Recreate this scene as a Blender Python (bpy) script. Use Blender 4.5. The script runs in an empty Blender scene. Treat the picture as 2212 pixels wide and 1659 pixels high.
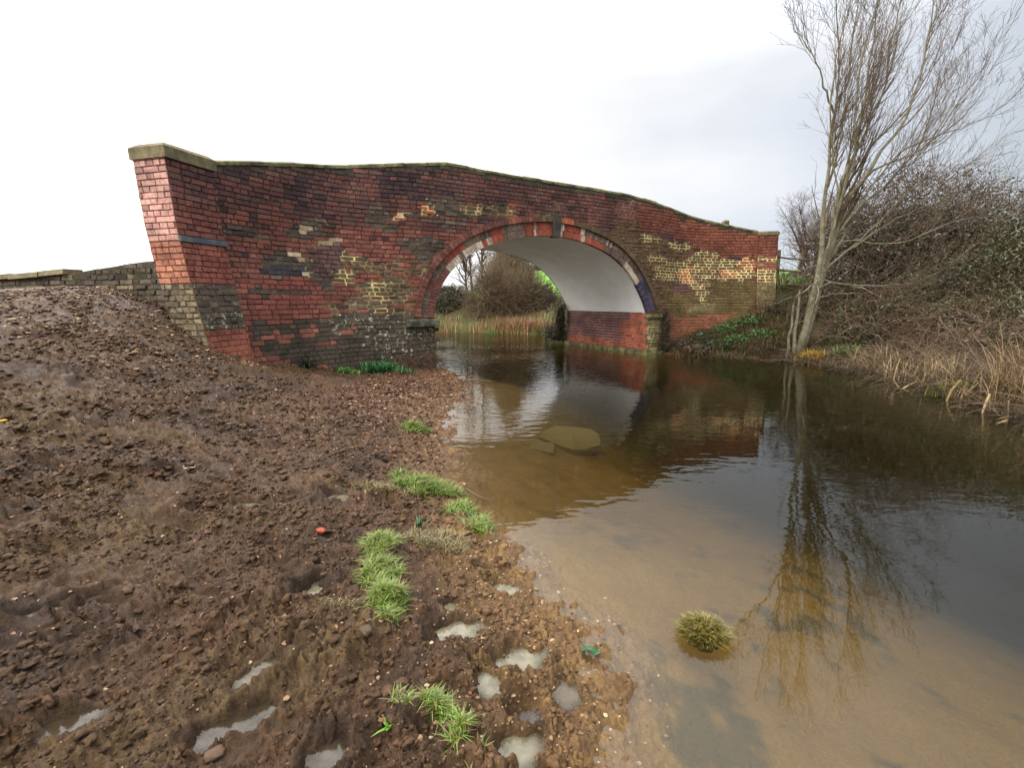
import bpy, math, random
import numpy as np
from mathutils import Vector
R = math.radians
scene = bpy.context.scene
col = scene.collection
# ================================================================= camera, world, sun, exposure
cam_d = bpy.data.cameras.new('camera'); cam = bpy.data.objects.new('camera', cam_d); col.objects.link(cam)
cam.location = (0, 0, 1.6); cam.rotation_euler = (R(80), 0, 0)
cam_d.sensor_fit = 'HORIZONTAL'; cam_d.sensor_width = 36; cam_d.lens = 1013/2212*36
cam_d.clip_start = .05; cam_d.clip_end = 3000
scene.camera = cam
scene.view_settings.view_transform = 'Standard'; scene.view_settings.look = 'None'
scene.view_settings.gamma = 1; scene.view_settings.use_curve_mapping = False
scene.view_settings.exposure = 0.0
SUN_EL, SUN_AZ = 42, 215          # low bright cloud behind the camera's left shoulder (azimuth clockwise from +Y)
w = bpy.data.worlds.new('World'); scene.world = w; w.use_nodes = True
nt = w.node_tree; nt.nodes.clear()
def N(nt, t, **k):
    n = nt.nodes.new(t)
    for a, b in k.items():
        if a in ('operation', 'blend_type', 'data_type', 'noise_dimensions', 'feature', 'sky_type', 'sun_disc', 'sun_elevation', 'sun_rotation', 'attribute_name', 'interpolation', 'clamp', 'distance', 'musgrave_type', 'normalize'):
            setattr(n, a, b)
        else:
            n.inputs[a].default_value = b
    return n
def LK(nt, a, b): nt.links.new(a, b)
out = N(nt, 'ShaderNodeOutputWorld'); bg = N(nt, 'ShaderNodeBackground')
sky = N(nt, 'ShaderNodeTexSky', sky_type='NISHITA', sun_disc=False, sun_elevation=R(SUN_EL), sun_rotation=R(SUN_AZ))
tc = N(nt, 'ShaderNodeTexCoord')
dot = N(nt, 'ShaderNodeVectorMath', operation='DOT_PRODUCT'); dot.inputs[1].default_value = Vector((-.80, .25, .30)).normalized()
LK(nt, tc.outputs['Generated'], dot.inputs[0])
nz = N(nt, 'ShaderNodeTexNoise', Scale=1.7, Detail=5.0, Roughness=.5); mp = N(nt, 'ShaderNodeMapping'); mp.inputs['Scale'].default_value = (1, 1, 2.6)
LK(nt, tc.outputs['Generated'], mp.inputs[0]); LK(nt, mp.outputs[0], nz.inputs['Vector'])
m1 = N(nt, 'ShaderNodeMath', operation='MULTIPLY_ADD'); m1.inputs[1].default_value = .62; LK(nt, nz.outputs['Fac'], m1.inputs[0])
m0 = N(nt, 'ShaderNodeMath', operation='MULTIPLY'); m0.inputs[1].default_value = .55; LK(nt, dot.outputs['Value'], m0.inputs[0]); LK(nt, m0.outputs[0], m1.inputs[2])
rmp = N(nt, 'ShaderNodeValToRGB'); LK(nt, m1.outputs[0], rmp.inputs[0])
e = rmp.color_ramp.elements
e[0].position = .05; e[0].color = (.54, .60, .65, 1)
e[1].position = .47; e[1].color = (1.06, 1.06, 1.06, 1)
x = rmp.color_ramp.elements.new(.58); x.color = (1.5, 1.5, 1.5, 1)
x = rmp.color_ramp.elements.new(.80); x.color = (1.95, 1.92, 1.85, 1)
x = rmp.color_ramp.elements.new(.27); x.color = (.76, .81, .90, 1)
mixw = N(nt, 'ShaderNodeMix', data_type='RGBA'); mixw.inputs[0].default_value = .93
sc_ = N(nt, 'ShaderNodeVectorMath', operation='SCALE'); sc_.inputs['Scale'].default_value = .10
LK(nt, sky.outputs[0], sc_.inputs[0]); LK(nt, sc_.outputs[0], mixw.inputs[6])
# overcast dome: clearly brighter towards the zenith, above the framed part of the sky
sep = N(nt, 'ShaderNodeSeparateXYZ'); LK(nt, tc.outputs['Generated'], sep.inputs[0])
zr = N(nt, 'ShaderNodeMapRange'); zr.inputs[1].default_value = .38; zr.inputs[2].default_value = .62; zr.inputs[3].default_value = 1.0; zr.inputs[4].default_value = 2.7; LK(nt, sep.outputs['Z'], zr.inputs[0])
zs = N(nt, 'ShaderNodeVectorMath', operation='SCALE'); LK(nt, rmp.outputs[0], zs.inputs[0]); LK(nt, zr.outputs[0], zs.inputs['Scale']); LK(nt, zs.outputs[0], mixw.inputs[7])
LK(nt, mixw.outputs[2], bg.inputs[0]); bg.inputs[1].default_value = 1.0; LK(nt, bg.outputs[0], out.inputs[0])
sd = bpy.data.lights.new('sun', 'SUN'); sd.energy = 1.5; sd.angle = R(25); sd.color = (1, .96, .9)
sun = bpy.data.objects.new('sun', sd); col.objects.link(sun)
sdir = Vector((math.sin(R(SUN_AZ))*math.cos(R(SUN_EL)), math.cos(R(SUN_AZ))*math.cos(R(SUN_EL)), math.sin(R(SUN_EL))))
sun.rotation_euler = sdir.to_track_quat('Z', 'Y').to_euler(); sun.location = (0, 0, 30)
rng = np.random.RandomState(11); random.seed(5)
# ================================================================= helpers
def lin(r, g, b, k=1.0):
    f = lambda v: ((v/255+.055)/1.055)**2.4 if v > 10 else v/255/12.92
    return (f(r)*k, f(g)*k, f(b)*k)
def tag(o, label=None, cat=None, group=None, kind=None):
    if label: o['label'] = label
    if cat: o['category'] = cat
    if group: o['group'] = group
    if kind: o['kind'] = kind
    return o
def empty(name, loc=(0, 0, 0)):
    o = bpy.data.objects.new(name, None); o.location = loc; o.empty_display_size = .2; col.objects.link(o); return o
def build(name, V, F, mats, parent=None, attrs=None, smooth=False, mi=None):
    """V (n,3); F list of int arrays (m,3)/(m,4); attrs {name:(domain,type,array)}; world coordinates, parent may be an Empty at its own place"""
    V = np.asarray(V, np.float32)
    if parent is not None:
        p = parent; off = np.zeros(3)
        while p is not None: off += np.array(p.location); p = p.parent
        V = V-off.astype(np.float32)
    F = [np.asarray(f, np.int64) for f in (F if isinstance(F, list) else [F]) if len(f)]
    tot = np.concatenate([np.full(len(f), f.shape[1]) for f in F]); loops = np.concatenate([f.ravel() for f in F])
    me = bpy.data.meshes.new(name); me.vertices.add(len(V)); me.vertices.foreach_set('co', V.ravel())
    me.loops.add(len(loops)); me.loops.foreach_set('vertex_index', loops.astype(np.int32))
    me.polygons.add(len(tot)); st = np.concatenate([[0], np.cumsum(tot)[:-1]])
    me.polygons.foreach_set('loop_start', st.astype(np.int32))
    try: me.polygons.foreach_set('loop_total', tot.astype(np.int32))
    except Exception: pass
    if mi is not None: me.polygons.foreach_set('material_index', np.asarray(mi, np.int32))
    me.polygons.foreach_set('use_smooth', np.full(len(tot), bool(smooth)))
    me.update(calc_edges=True)
    for k, (dom, typ, arr) in (attrs or {}).items():
        a = me.attributes.new(k, typ, dom); arr = np.asarray(arr, np.float32)
        if typ == 'FLOAT_COLOR':
            if arr.shape[1] == 3: arr = np.concatenate([arr, np.ones((len(arr), 1), np.float32)], 1)
            a.data.foreach_set('color', arr.ravel())
        else: a.data.foreach_set('value', arr.ravel())
    for m in (mats if isinstance(mats, (list, tuple)) else [mats]): me.materials.append(m)
    o = bpy.data.objects.new(name, me); col.objects.link(o)
    if parent is not None: o.parent = parent
    return o
def grid_faces(nr, nc, off=0):
    i = np.arange(nr-1)[:, None]*nc+np.arange(nc-1)[None]; i = i.ravel()+off
    return np.stack([i, i+1, i+nc+1, i+nc], 1)
def tubes(P, Rr, sides=5):
    """P (n,k,3), Rr (n,k) -> V, F"""
    P = np.asarray(P, float); Rr = np.asarray(Rr, float); n, k, _ = P.shape
    T = np.gradient(P, axis=1); T /= np.linalg.norm(T, axis=2, keepdims=True)+1e-9
    ref = np.where(np.abs(T[..., 2:3]) > .9, np.array([1., 0, 0]), np.array([0, 0, 1.]))
    ref = np.repeat(ref[:, k//2:k//2+1], k, 1)
    A = np.cross(T, ref); A /= np.linalg.norm(A, axis=2, keepdims=True)+1e-9; B = np.cross(T, A)
    th = np.arange(sides)/sides*2*np.pi
    V = P[:, :, None]+Rr[:, :, None, None]*(A[:, :, None]*np.cos(th)[None, None, :, None]+B[:, :, None]*np.sin(th)[None, None, :, None])
    b = (np.arange(n)*k*sides)[:, None, None]; i = (np.arange(k-1)*sides)[None, :, None]; j = np.arange(sides)[None, None]; j2 = (j+1) % sides
    F = np.stack([b+i+j, b+i+j2, b+i+sides+j2, b+i+sides+j], -1).reshape(-1, 4)
    return V.reshape(-1, 3), F
def join(parts):
    Vs, Fs, o = [], [], 0
    for V, F in parts: Vs.append(V); Fs.append(np.asarray(F)+o); o += len(V)
    return np.concatenate(Vs), Fs
def boxes(B):
    """list of 8-corner arrays -> V,F ; corners order bottom 4 (ccw) then top 4"""
    V = np.concatenate([np.asarray(b, float) for b in B]); f = np.array([[0, 3, 2, 1], [4, 5, 6, 7], [0, 1, 5, 4], [1, 2, 6, 5], [2, 3, 7, 6], [3, 0, 4, 7]])
    F = (np.arange(len(B))*8)[:, None, None]+f[None]
    return V, F.reshape(-1, 4)
def cbox(x0, x1, y0, y1, z0, z1):
    return [(x0, y0, z0), (x1, y0, z0), (x1, y1, z0), (x0, y1, z0), (x0, y0, z1), (x1, y0, z1), (x1, y1, z1), (x0, y1, z1)]
def ico(sub=2):
    t = (1+5**.5)/2
    v = [(-1, t, 0), (1, t, 0), (-1, -t, 0), (1, -t, 0), (0, -1, t), (0, 1, t), (0, -1, -t), (0, 1, -t), (t, 0, -1), (t, 0, 1), (-t, 0, -1), (-t, 0, 1)]
    f = [(0, 11, 5), (0, 5, 1), (0, 1, 7), (0, 7, 10), (0, 10, 11), (1, 5, 9), (5, 11, 4), (11, 10, 2), (10, 7, 6), (7, 1, 8), (3, 9, 4), (3, 4, 2), (3, 2, 6), (3, 6, 8), (3, 8, 9), (4, 9, 5), (2, 4, 11), (6, 2, 10), (8, 6, 7), (9, 8, 1)]
    v = [np.array(a)/np.linalg.norm(a) for a in v]
    for _ in range(sub):
        c = {}; nf = []
        def mid(a, b):
            k = (min(a, b), max(a, b))
            if k not in c:
                m = v[a]+v[b]; v.append(m/np.linalg.norm(m)); c[k] = len(v)-1
            return c[k]
        for a, b, d in f:
            x, y, z = mid(a, b), mid(b, d), mid(d, a); nf += [(a, x, z), (b, y, x), (d, z, y), (x, y, z)]
        f = nf
    return np.array(v), np.array(f)
# ================================================================= materials
def pm(name, color=(.5, .5, .5), rough=.8, spec=.3):
    m = bpy.data.materials.new(name); m.use_nodes = True; b = m.node_tree.nodes['Principled BSDF']
    b.inputs['Base Color'].default_value = (*color, 1); b.inputs['Roughness'].default_value = rough
    b.inputs['Specular IOR Level'].default_value = spec
    return m, m.node_tree, b
def var_mat(name, attr=None, color=(.5, .5, .5), color2=None, rough=.85, spec=.25, scale=20, amt=.35, bump=.3, bdist=.01, bscale=60, trans=0):
    """base colour (own colour attribute or constant) broken up by noise, with noise bump"""
    m, t, b = pm(name, color, rough, spec)
    co = N(t, 'ShaderNodeNewGeometry').outputs['Position']
    n1 = N(t, 'ShaderNodeTexNoise', Scale=scale, Detail=6.0, Roughness=.65); LK(t, co, n1.inputs['Vector'])
    mr = N(t, 'ShaderNodeMapRange'); mr.inputs[1].default_value = .3; mr.inputs[2].default_value = .7; mr.inputs[3].default_value = 1-amt; mr.inputs[4].default_value = 1+amt
    LK(t, n1.outputs['Fac'], mr.inputs[0])
    mx = N(t, 'ShaderNodeVectorMath', operation='SCALE'); LK(t, mr.outputs[0], mx.inputs['Scale'])
    if attr:
        a = N(t, 'ShaderNodeAttribute', attribute_name=attr); LK(t, a.outputs['Color'], mx.inputs[0])
    elif color2:
        n3 = N(t, 'ShaderNodeTexNoise', Scale=scale*.23, Detail=4.0, Roughness=.6); LK(t, co, n3.inputs['Vector'])
        r3 = N(t, 'ShaderNodeMapRange'); r3.inputs[1].default_value = .4; r3.inputs[2].default_value = .6; LK(t, n3.outputs['Fac'], r3.inputs[0])
        mm = N(t, 'ShaderNodeMix', data_type='RGBA'); mm.inputs[6].default_value = (*color, 1); mm.inputs[7].default_value = (*color2, 1)
        LK(t, r3.outputs[0], mm.inputs[0]); LK(t, mm.outputs[2], mx.inputs[0])
    else: mx.inputs[0].default_value = color
    LK(t, mx.outputs[0], b.inputs['Base Color'])
    if bump:
        n2 = N(t, 'ShaderNodeTexNoise', Scale=bscale, Detail=5.0, Roughness=.7); LK(t, co, n2.inputs['Vector'])
        bp = N(t, 'ShaderNodeBump', Strength=bump, Distance=bdist); LK(t, n2.outputs['Fac'], bp.inputs['Height']); LK(t, bp.outputs[0], b.inputs['Normal'])
    return m
def brick_mat(name='weathered_brick', rough=.8):
    """per-brick colour attribute + blotches of moss and pale lichen where the 'lic' and 'moss' attributes allow them"""
    m, t, b = pm(name, rough=rough, spec=.25)
    co = N(t, 'ShaderNodeNewGeometry').outputs['Position']
    a = N(t, 'ShaderNodeAttribute', attribute_name='Col')
    li = N(t, 'ShaderNodeAttribute', attribute_name='lic'); mo = N(t, 'ShaderNodeAttribute', attribute_name='moss')
    n1 = N(t, 'ShaderNodeTexNoise', Scale=16.0, Detail=8.0, Roughness=.7); LK(t, co, n1.inputs['Vector'])
    mr = N(t, 'ShaderNodeMapRange'); mr.inputs[1].default_value = .3; mr.inputs[2].default_value = .7; mr.inputs[3].default_value = .55; mr.inputs[4].default_value = 1.45; LK(t, n1.outputs['Fac'], mr.inputs[0])
    v = N(t, 'ShaderNodeVectorMath', operation='SCALE'); LK(t, a.outputs['Color'], v.inputs[0]); LK(t, mr.outputs[0], v.inputs['Scale'])
    # soot and damp in soft drifts
    n0 = N(t, 'ShaderNodeTexNoise', Scale=1.3, Detail=6.0, Roughness=.65); LK(t, co, n0.inputs['Vector'])
    r0 = N(t, 'ShaderNodeMapRange'); r0.inputs[1].default_value = .35; r0.inputs[2].default_value = .7; r0.inputs[3].default_value = 1.22; r0.inputs[4].default_value = .62; LK(t, n0.outputs['Fac'], r0.inputs[0])
    v2 = N(t, 'ShaderNodeVectorMath', operation='SCALE'); LK(t, v.outputs[0], v2.inputs[0]); LK(t, r0.outputs[0], v2.inputs['Scale'])
    # moss
    n2 = N(t, 'ShaderNodeTexNoise', Scale=7.0, Detail=8.0, Roughness=.72); LK(t, co, n2.inputs['Vector'])
    ad = N(t, 'ShaderNodeMath', operation='ADD'); LK(t, n2.outputs['Fac'], ad.inputs[0]); LK(t, mo.outputs['Fac'], ad.inputs[1])
    r2 = N(t, 'ShaderNodeMapRange'); r2.inputs[1].default_value = .80; r2.inputs[2].default_value = 1.10; LK(t, ad.outputs[0], r2.inputs[0])
    c2 = N(t, 'ShaderNodeMix', data_type='RGBA'); c2.inputs[7].default_value = (*lin(86, 73, 46, 1.0), 1); LK(t, r2.outputs[0], c2.inputs[0]); LK(t, v2.outputs[0], c2.inputs[6])
    # lichen
    n3 = N(t, 'ShaderNodeTexNoise', Scale=11.0, Detail=9.0, Roughness=.74); LK(t, co, n3.inputs['Vector'])
    ad3 = N(t, 'ShaderNodeMath', operation='ADD'); LK(t, n3.outputs['Fac'], ad3.inputs[0]); LK(t, li.outputs['Fac'], ad3.inputs[1])
    r3 = N(t, 'ShaderNodeMapRange'); r3.inputs[1].default_value = .94; r3.inputs[2].default_value = 1.0; LK(t, ad3.outputs[0], r3.inputs[0])
    c3 = N(t, 'ShaderNodeMix', data_type='RGBA'); c3.inputs[7].default_value = (*lin(188, 184, 160, 1.15), 1); LK(t, r3.outputs[0], c3.inputs[0]); LK(t, c2.outputs[2], c3.inputs[6])
    LK(t, c3.outputs[2], b.inputs['Base Color'])
    n4 = N(t, 'ShaderNodeTexNoise', Scale=55.0, Detail=5.0, Roughness=.7); LK(t, co, n4.inputs['Vector'])
    bp = N(t, 'ShaderNodeBump', Strength=.55, Distance=.012); LK(t, n4.outputs['Fac'], bp.inputs['Height']); LK(t, bp.outputs[0], b.inputs['Normal'])
    return m
M = {}
M['brick'] = brick_mat()
M['coping'] = var_mat('mossy_stone', color=lin(112, 108, 72, 1.3), color2=lin(72, 66, 44, 1.3), scale=14, amt=.5, bump=.6, bdist=.02, bscale=30)
M['cap'] = var_mat('cap_stone', color=lin(122, 112, 84, 1.2), color2=lin(94, 84, 60, 1.2), scale=12, amt=.3, bump=.5, bdist=.015, bscale=25)
M['white'] = var_mat('white_paint', color=(.90, .90, .87), color2=(.83, .82, .78), scale=3, amt=.05, bump=.12, bdist=.006, bscale=14, rough=.6)
M['dirt'] = var_mat('dirt', color=lin(96, 72, 54, 1.25), color2=lin(70, 52, 38, 1.25), scale=9, amt=.4, bump=.8, bdist=.05, bscale=12)
M['bark'] = var_mat('pale_bark', color=lin(132, 124, 104, 1.0), color2=lin(104, 98, 72, 1.0), scale=14, amt=.4, bump=.5, bdist=.01, bscale=40)
M['twig'] = var_mat('grey_twig', color=lin(104, 88, 70, 1.2), color2=lin(78, 62, 50, 1.2), scale=3, amt=.3, bump=0)
M['darktwig'] = var_mat('brown_twig', color=lin(92, 72, 54, 1.1), color2=lin(62, 48, 36, 1.1), scale=3, amt=.3, bump=0)
M['leafcol'] = var_mat('leaf', attr='Col', scale=30, amt=.15, bump=0, rough=.42, spec=.5)
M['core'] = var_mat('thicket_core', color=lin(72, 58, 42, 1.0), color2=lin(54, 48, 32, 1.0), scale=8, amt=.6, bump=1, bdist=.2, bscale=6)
M['stone'] = var_mat('stone', attr='Col', scale=40, amt=.25, bump=.3, bdist=.004, bscale=90, rough=.6)
M['wood'] = var_mat('weathered_wood', color=lin(128, 116, 98, 1.1), color2=lin(94, 84, 66, 1.1), scale=12, amt=.3, bump=.4)
# ---------------------------------------------------------------- noise
_rs = np.random.RandomState(7)
_PERM = np.concatenate([_rs.permutation(512)]*3)
_GA = _rs.rand(512)*2*np.pi
_GX, _GY = np.cos(_GA), np.sin(_GA)
def perlin(x, y, seed=0):
    x = np.asarray(x, float)+seed*17.31; y = np.asarray(y, float)+seed*9.77
    xi = np.floor(x).astype(np.int64); yi = np.floor(y).astype(np.int64)
    fx = x-xi; fy = y-yi
    u = fx*fx*fx*(fx*(fx*6-15)+10); v = fy*fy*fy*(fy*(fy*6-15)+10)
    def g(ix, iy, dx, dy):
        h = _PERM[(_PERM[ix & 511]+iy) & 511]
        return _GX[h]*dx+_GY[h]*dy
    a = g(xi, yi, fx, fy); b = g(xi+1, yi, fx-1, fy)
    c = g(xi, yi+1, fx, fy-1); d = g(xi+1, yi+1, fx-1, fy-1)
    return 1.5*((a+(b-a)*u)*(1-v)+(c+(d-c)*u)*v)
def fbm(x, y, oct=4, seed=0, gain=.5):
    r = 0; a = 1; f = 1
    for i in range(oct):
        r = r+a*perlin(x*f, y*f, seed+i*3); a *= gain; f *= 2.03
    return r
def worley(x, y, seed=0):
    x = np.asarray(x, float)+seed*5.3; y = np.asarray(y, float)+seed*3.1
    xi = np.floor(x).astype(np.int64); yi = np.floor(y).astype(np.int64)
    d1 = np.full(x.shape, 9.); d2 = np.full(x.shape, 9.)
    for i in (-1, 0, 1):
        for j in (-1, 0, 1):
            h = _PERM[(_PERM[(xi+i) & 511]+yi+j) & 511]
            px = xi+i+_GX[h]*.45+.5; py = yi+j+_GY[(h*7) & 511]*.45+.5
            d = (px-x)**2+(py-y)**2
            n = d < d1
            d2 = np.where(n, d1, np.minimum(d2, d)); d1 = np.where(n, d, d1)
    return np.sqrt(d1), np.sqrt(d2)
def smooth(a, b, x):
    t = np.clip((x-a)/(b-a), 0, 1); return t*t*(3-2*t)
# ---------------------------------------------------------------- ground heights (control points x, y, z; water level is z = 0)
TP = [
 # left shoreline
 (-1.9,11.0,.08),(-1.22,10.1,0),(-.92,9.05,0),(-.9,7.34,0),(-.83,5.93,0),(-.69,5.12,0),(-.5,4.72,0),(-.39,3.8,0),(-.19,3.2,0),(.05,2.85,0),(.18,2.5,.0),(.34,2.28,0),(.5,2.0,.0),(.5,1.7,0),(.42,1.4,0),(.5,.9,0),(1.0,.0,0),(1.4,-2,0),(1.6,-6,0),
 # mud bank
 (-2.4,10.9,.15),(-1.9,9.5,.14),(-1.6,8.0,.14),(-1.5,6.5,.13),(-1.3,5.2,.13),(-1.0,3.8,.14),(-.6,2.8,.15),(-.25,2.0,.13),(0,1.4,.11),(.0,.3,.14),(.2,-2,.2),
 (-3.6,9.4,.25),(-4.3,8.3,.5),(-3.2,7.5,.42),(-3.3,5.5,.55),(-2.6,4,.42),(-1.8,2.6,.3),(-1.3,1.3,.25),(-1,-1,.3),
 (-4.8,7.4,.9),(-5.3,7.0,1.35),(-5.6,6.6,1.5),(-6.5,7.5,1.78),(-8,7.9,1.80),(-9.5,8.4,1.78),(-12,9.3,1.74),(-5,5.5,1.15),(-4.2,4,.85),(-7,5.5,1.5),(-9,6,1.6),(-6,4,1.2),(-9,3.5,1.4),(-3,1.5,.5),(-5.5,1.5,.85),(-9,1,1.1),(-3,-3,.5),(-9,-4,1.0),(-16,4,1.6),(-16,-4,1.3),(-16,8.5,1.75),
 # beside and below the left wing
 (-4.3,9.2,.6),(-6.0,9.2,1.5),(-3.5,10.8,.4),
 # canal bed
 (0,9.0,-.12),(.1,7.3,-.15),(0,5.9,-.15),(.1,4.7,-.14),(.3,3.8,-.14),(.7,3.0,-.16),(1.2,2.1,-.18),(1.2,1.4,-.16),(1.9,.5,-.25),(2.4,-2,-.4),
 (.7,8.2,-.3),(.9,6.2,-.32),(1.0,4.8,-.3),(1.4,3.6,-.32),(2.0,2.4,-.32),(2.4,1.4,-.34),(1.6,9.0,-.6),(1.8,6.6,-.6),(2.0,5.0,-.55),(2.6,3.6,-.55),(3.2,2.0,-.55),
 (3.4,7.5,-1.0),(3.6,5.0,-.95),(4.4,2.5,-.95),(4.5,9.5,-1.1),(5.5,7,-1.0),(5.2,0,-.9),(3,11.5,-1.1),(6,11,-.8),(.5,12.8,-.9),(1.2,11.5,-.8),(0,11,-.35),(-1.0,12.2,-.4),(-1.6,14,-.7),(5,-5,-.9),
 # right shoreline and bank
 (4.6,14.1,-.2),(5.3,13.9,.02),(7.0,13.3,.02),(7.75,12.3,.0),(7.9,10.6,0),(7.66,9.05,0),(7.35,7.7,0),(7.1,6.6,0),(6.95,5.8,0),(6.9,3,0),(7,-1,0),(7.2,-6,0),
 (6.9,14.6,.6),(7.9,14.9,1.05),(8.3,13.6,.3),(9.0,12,.35),(8.9,10,.3),(8.6,8.5,.3),(8.5,7,.35),(8.6,4,.4),(9,-2,.5),
 (10.5,13.8,1.2),(11,11,1.0),(11,8,1.0),(11,4,1.0),(13,14,2.2),(14,10,1.7),(14,5,1.5),(14,-3,1.3),(18,10,2.2),(18,2,2.0),
]
# ---- built further away
TPB = [(-16,4,1.6),(18,10,2.2),(18,2,2.0)]
CAN = [(7.2,-12),(7.0,-1),(6.9,3),(6.95,5.8),(7.35,7.7),(7.66,9.05),(7.9,10.6),(7.75,12.3),(7.0,13.3),(5.3,13.9),(4.2,14.49),(2.17,18.05),(2.3,20),(2.06,22.3),(-.6,24.4),(-4.2,25.6),(-9,28),(-20,35),(-40,50),(-44,44),(-24,27),(-12,20),(-6.5,17.0),(-3.84,14.57),(-1.79,11.03),(-1.22,10.1),(-.92,9.05),(-.9,7.34),(-.5,4.72),(.05,2.85),(.5,2),(.5,.9),(1.6,-6),(1.8,-12)]
_T = np.array(TP)
def _phi(d2): return np.where(d2 > 1e-12, d2*np.log(np.maximum(d2, 1e-12)), 0)
def _fit():
    n = len(_T); P = _T[:, :2]
    K = _phi(((P[:, None]-P[None])**2).sum(-1))+np.eye(n)*.05
    A = np.zeros((n+3, n+3)); A[:n, :n] = K; A[:n, n] = 1; A[:n, n+1:] = P; A[n, :n] = 1; A[n+1:, :n] = P.T
    return np.linalg.solve(A, np.concatenate([_T[:, 2], [0, 0, 0]]))
_W = _fit()
def base_h(X, Y):
    sh = X.shape; X = X.ravel(); Y = Y.ravel(); out = np.zeros(X.size); n = len(_T)
    for a in range(0, X.size, 60000):
        x = X[a:a+60000, None]; y = Y[a:a+60000, None]
        out[a:a+60000] = _phi((x-_T[:, 0])**2+(y-_T[:, 1])**2)@_W[:n]+_W[n]+_W[n+1]*x[:, 0]+_W[n+2]*y[:, 0]
    return out.reshape(sh)
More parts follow.
